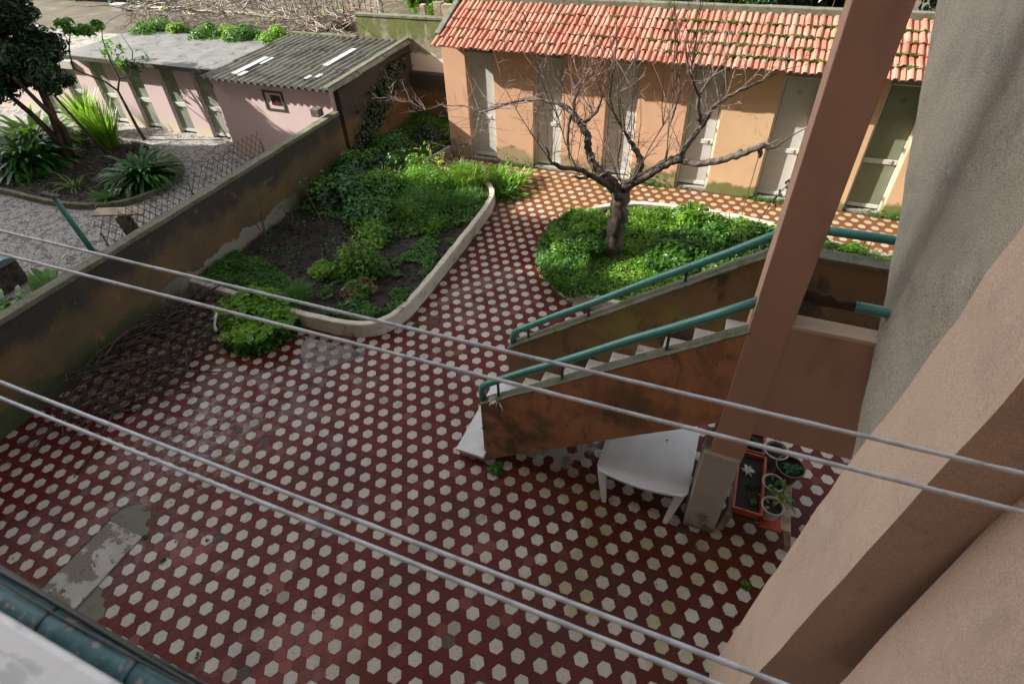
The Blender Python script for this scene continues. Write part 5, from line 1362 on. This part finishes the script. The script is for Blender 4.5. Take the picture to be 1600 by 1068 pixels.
# --- neighbour plants
def strap(c, n, L, w, mat, label, group=None, droop=1.5, spread=.9, name='strap_leaf_plant', rad=.25):
    V, F = blades(c, n, L, w, spread, droop, rad=rad); return leafthing(name, label, 'plant', [('leaves', V, F, mat)], c, group)
G2 = 'strap-leaved plants in the neighbour yard'
strap((-13.9, 7.3, .15), 330, 1.35, .20, 'leaf_strap', 'big dark strap-leaved clump beside the diamond wire fence', G2, rad=.35)
strap((-19.6, 6.9, .15), 380, 1.7, .26, 'leaf_strap', 'largest strap-leaved clump, left of the dark tree trunk', G2, rad=.6)
strap((-20.9, 8.2, .15), 220, 1.8, .24, 'leaf_bright', 'brighter strap-leaved clump at the far left edge', G2, rad=.5)
strap((-18.3, 5.9, .15), 60, .6, .06, 'leaf_strap', 'low narrow-leaved tuft near the dark kerb', G2)
strap((-16.1, 6.1, .15), 22, .8, .05, 'leaf_bright', 'single light grassy tuft on the dark soil', G2)
strap((-14.0, 5.7, .15), 60, .55, .07, 'leaf_mid', 'fern-like tuft below the big strap-leaved clump', G2)
for k, (x, y) in enumerate(((-17.85, 9.1), (-20.3, 10.1))):
    strap((x, y, .15), 170, 1.7, .10, 'leaf_iris', ['sunlit yellow-green iris clump right of the dark trunk', 'sunlit yellow-green iris clump left of the dark trunk'][k], 'sunlit iris clumps', .55, .22, 'iris', rad=.35)
V, F = merge([blades((-8.3 + random.gauss(0, .25), -.1 + random.gauss(0, .45), 1.25), 6, 1.0, .26, .6, 1.1, rad=.1) for _ in range(9)])
t = leafthing('arum', 'broad glossy arum leaves rising behind the wall at the left edge', 'plant', [('leaves', V, F, 'leaf_mid')], (-8.3, -.1, 0))
MB().tube([(-8.3, -.1, 0), (-8.3, -.1, 1.4)], .12, 7).build('stem', 'dark_bark', t)

def crown(c, r, rz, n, size, mat, t, clumps=22, inner=.5):
    P, N = lump(n, c, r, rz, clumps, inner); return np_mesh('crown', *leaves(P, N, size, .55), mat, t)
def full_lump(n, c, r, clumps=24):
    C = rng.normal(size=(clumps, 3)); C /= np.linalg.norm(C, axis=1, keepdims=True); C *= rng.uniform(.2, .9, size=(clumps, 1))
    R = rng.uniform(.22, .42, clumps); k = rng.integers(0, clumps, n); D = rng.normal(size=(n, 3)); D /= np.linalg.norm(D, axis=1, keepdims=True)
    return np.array(c) + (C[k] + rng.normal(size=(n, 3)) * .055 + D * (R[k] * rng.uniform(.3, 1.05, n) ** .6)[:, None]) * np.array(r), D + rng.normal(size=(n, 3)) * .4 + [0, 0, .4]
t = thing('evergreen_tree', 'dark evergreen tree with forked trunk in the top left corner', 'tree', (-18.6, 7.6, 0))
MB().tube([(-18.57, 7.65, .06), (-18.5, 7.78, .99), (-18.43, 7.92, 2.07), (-18.4, 7.97, 2.89), (-18.38, 8.01, 3.88)], [.2, .16, .14, .12, .1], 9).build('trunk', 'dark_bark', t, smooth=True)
MB().tube([(-18.5, 7.79, .06), (-18.12, 7.87, 1.39), (-18.01, 7.43, 2.52), (-17.89, 7.02, 3.56)], [.12, .1, .08, .06], 7).build('trunk', 'dark_bark', t, smooth=True)
MB().tube([(-18.5, 7.7, .8), (-19.0, 7.5, 2.0), (-19.6, 7.2, 3.2)], [.12, .1, .07], 7).build('limb', 'dark_bark', t, smooth=True)
P, N = full_lump(26000, (-18.9, 7.8, 4.3), (1.75, 1.8, 1.5), 34); np_mesh('crown', *leaves(P, N, .20, .5), 'leaf_dark', t)
P, N = full_lump(12000, (-19.8, 6.9, 3.3), (1.6, 1.4, 1.0)); np_mesh('crown', *leaves(P, N, .20, .5), 'leaf_dark', t)
P, N = full_lump(9000, (-18.9, 8.3, 5.8), (1.9, 1.6, 1.1)); np_mesh('crown', *leaves(P, N, .20, .5), 'leaf_dark', t)
P, N = full_lump(2600, (-18.0, 8.4, 3.05), (.75, .7, .5)); np_mesh('crown', *leaves(P, N, .16, .5), 'leaf_dark', t)
t = thing('leaning_pole', 'slanting bare pole propped behind the dark trunk', 'pole', (-17.55, 8.5, 0))
MB().tube([(-17.5, 8.55, .1), (-17.71, 8.25, 1.41), (-17.87, 7.99, 2.58)], [.06, .05, .045], 6).build('pole', 'dark_bark', t, smooth=True)
t = thing('young_tree', 'thin crooked young tree with few drooping leaves before the pink doors', 'tree', (-17.5, 10.3, 0))
MB().tube([(-17.48, 10.33, .01), (-17.52, 10.27, .66), (-17.54, 10.24, 1.39), (-17.56, 10.21, 2.07)], [.075, .065, .055, .05], 7).build('trunk', 'dark_bark', t, smooth=True)
for br in ([(-17.56, 10.21, 2.07, .06), (-17.54, 9.88, 2.52, .05), (-17.68, 9.48, 2.87, .05), (-17.82, 9.1, 3.21, .045), (-17.75, 9.21, 3.82, .035), (-17.54, 9.52, 4.52, .02)],
           [(-17.56, 10.21, 2.07, .06), (-17.52, 10.45, 2.45, .05), (-17.61, 10.49, 3.14, .04), (-17.66, 10.6, 3.88, .03), (-17.55, 10.77, 4.45, .015)],
           [(-17.52, 10.45, 2.45, .04), (-17.43, 10.95, 2.45, .03), (-17.28, 11.34, 3.28, .025), (-17.36, 11.23, 3.9, .012)]):
    MB().tube(br, [p[3] * .7 for p in br], 6).build('limb', 'dark_bark', t, smooth=True)
P, N = full_lump(260, (-17.6, 9.9, 4.45), (.9, .7, .35), 8); np_mesh('leaves', *leaves(P, N, .30, .4), 'leaf_mid', t)
P, N = full_lump(90, (-17.3, 10.9, 3.3), (.9, .7, .9), 12); np_mesh('leaves', *leaves(P, N, .24, .4), 'leaf_mid', t)

# roof edge weeds, hedge plants on the terrace
for k, (x, y, r, lab) in enumerate(((-20.6, 15.2, .62, 'round green bush at the left end of the flat roof edge'), (-18.9, 15.2, .42, 'small low bush second from the left along the roof edge'),
        (-16.9, 15.1, .62, 'pale green bush in the middle of the roof edge'), (-15.7, 15.15, .52, 'bush just left of the roof edge gap'), (-14.9, 15.1, .58, 'broad green bush right of the gap on the roof edge'), (-13.3, 15.2, .55, 'bush nearest the corrugated roof on the roof edge'), (-12.4, 15.4, .35, 'smallest bush touching the corrugated roof'))):
    P, N = lump(2400, (x, y - .15, 2.88), r * 1.55, r * 1.2, 12); t = leafthing('roof_edge_bush', lab, 'bush', [('leaves', *leaves(P, N, .11, .6), 'leaf_bright' if k % 2 else 'leaf_mid')], (x, y, 2.9), 'small bushes along the edge of the flat roof')
# bare vine over a trellis
t = thing('vine', 'pale leafless vine sprawling over a trellis on the raised ground', 'vine', (-15, 17.5, 2.7))
m = MB()
main = [(-10.6, 17.2, 3.1), (-11.6, 17.1, 3.15), (-12.8, 17.2, 3.0), (-14.5, 17.5, 3.25), (-17, 17.3, 3.4), (-19.5, 17.6, 3.3), (-22, 17.2, 3.35), (-23.5, 17.3, 3.2)]
MB().tube(main, [.16, .15, .11, .09, .08, .07, .05, .03], 7).build('trunk', 'vine_wood', t, smooth=True)
MB().tube([(-10.7, 17.1, 3.15), (-11.5, 17.0, 3.3), (-12.0, 16.9, 3.05)], [.1, .2, .12], 7).build('trunk', 'dark_bark', t, smooth=True)
dn = []
for a, b in zip(main, main[1:]):
    for j in range(6): dn.append(tuple(a[i] + (b[i] - a[i]) * j / 6 for i in range(3)))
for _ in range(380):
    p = Vector(random.choice(dn)) + Vector((0, random.uniform(-1.6, 2.2), random.uniform(0, .4))); d = Vector((random.gauss(0, 1), random.gauss(0, .8), random.gauss(.15, .35))).normalized(); L = random.uniform(1.4, 4.0); pts = [p.copy()]
    for j in range(7):
        d = (d + Vector((random.gauss(0, .35), random.gauss(0, .35), random.gauss(-.05, .22)))).normalized(); p = p + d * L / 7; p.z = max(p.z, 2.85); pts.append(p.copy())
    r = random.choice([.012, .018, .03]); m.tube(pts, [r * (1 - .1 * j) for j in range(8)], 4, False)
m.build('shoots', 'vine_wood', t, kind='stuff')
m = MB()
for k in range(26):
    x = -17.5 + k * .3; m.tube([(x, 18.6, 2.7), (x, 18.6, 3.9)], .018, 4, False)
for z in (3.0, 3.4, 3.8): m.tube([(-17.5, 18.6, z), (-9.8, 18.6, z)], .015, 4, False)
m.build('trellis', 'baluster_paint', t)
n = 60; V, F = leaves(np.c_[rng.uniform(-23, -11, n), rng.uniform(16.6, 18, n), rng.uniform(3, 3.8, n)], rng.normal(size=(n, 3)), .2, .6); np_mesh('last_leaves', V, F, 'leaf_yellow', t)
# conifer
t = thing('conifer_bush', 'bright yellow-green conifer bush behind the mossy wall', 'bush', (-7.0, 17.6, 2.6))
for (x, y, z, r, rz, mt) in ((-7.6, 17.5, 4.1, .5, 1.0, 'leaf_iris'), (-6.9, 17.5, 4.3, .55, 1.1, 'leaf_bright'), (-6.1, 17.7, 4.5, .6, 1.1, 'leaf_mid'), (-5.3, 17.9, 4.6, .6, 1.1, 'leaf_dark'), (-4.6, 18, 4.7, .6, 1.0, 'leaf_dark')):
    P, N = full_lump(2200, (x, y, z), (r, r, rz), 12); np_mesh('foliage', *leaves(P, N, .11, .35), mt, t)
MB().tube([(-6.5, 17.7, 0), (-6.5, 17.7, 3.8)], .12, 7).build('trunk', 'dark_bark', t)
# trees beyond the tiled roof
for k, (x, y, z, r, mt, n, lab) in enumerate(((1.9, 22, 3.9, 1.3, 'leaf_bright', 2600, 'light green bush beyond the tiled roof, above the bare tree'), (4.2, 23.5, 4.4, 1.4, 'leaf_mid', 3000, 'mid green tree beyond the tiled roof, second from the left'),
        (6.4, 22, 4.4, 1.7, 'leaf_dark', 5000, 'dark tree beyond the tiled roof, left of the pillar top'), (8.9, 22.5, 4.5, 1.8, 'leaf_dark', 5000, 'dark tree beyond the tiled roof, mostly behind the pillar'), (11.5, 22.5, 4.5, 1.8, 'leaf_dark', 3000, 'dark tree beyond the roof at the far right'))):
    t = thing('background_tree', lab, 'tree', (x, y, 0), 'trees beyond the tiled roof')
    P, N = full_lump(n, (x, y, z), (r, r, r * 1.0), 16); np_mesh('crown', *leaves(P, N, .26, .5), mt, t)
    MB().tube([(x, y, 0), (x + .1, y, z)], [.2, .12], 7).build('trunk', 'dark_bark', t, smooth=True)
print('scene built')
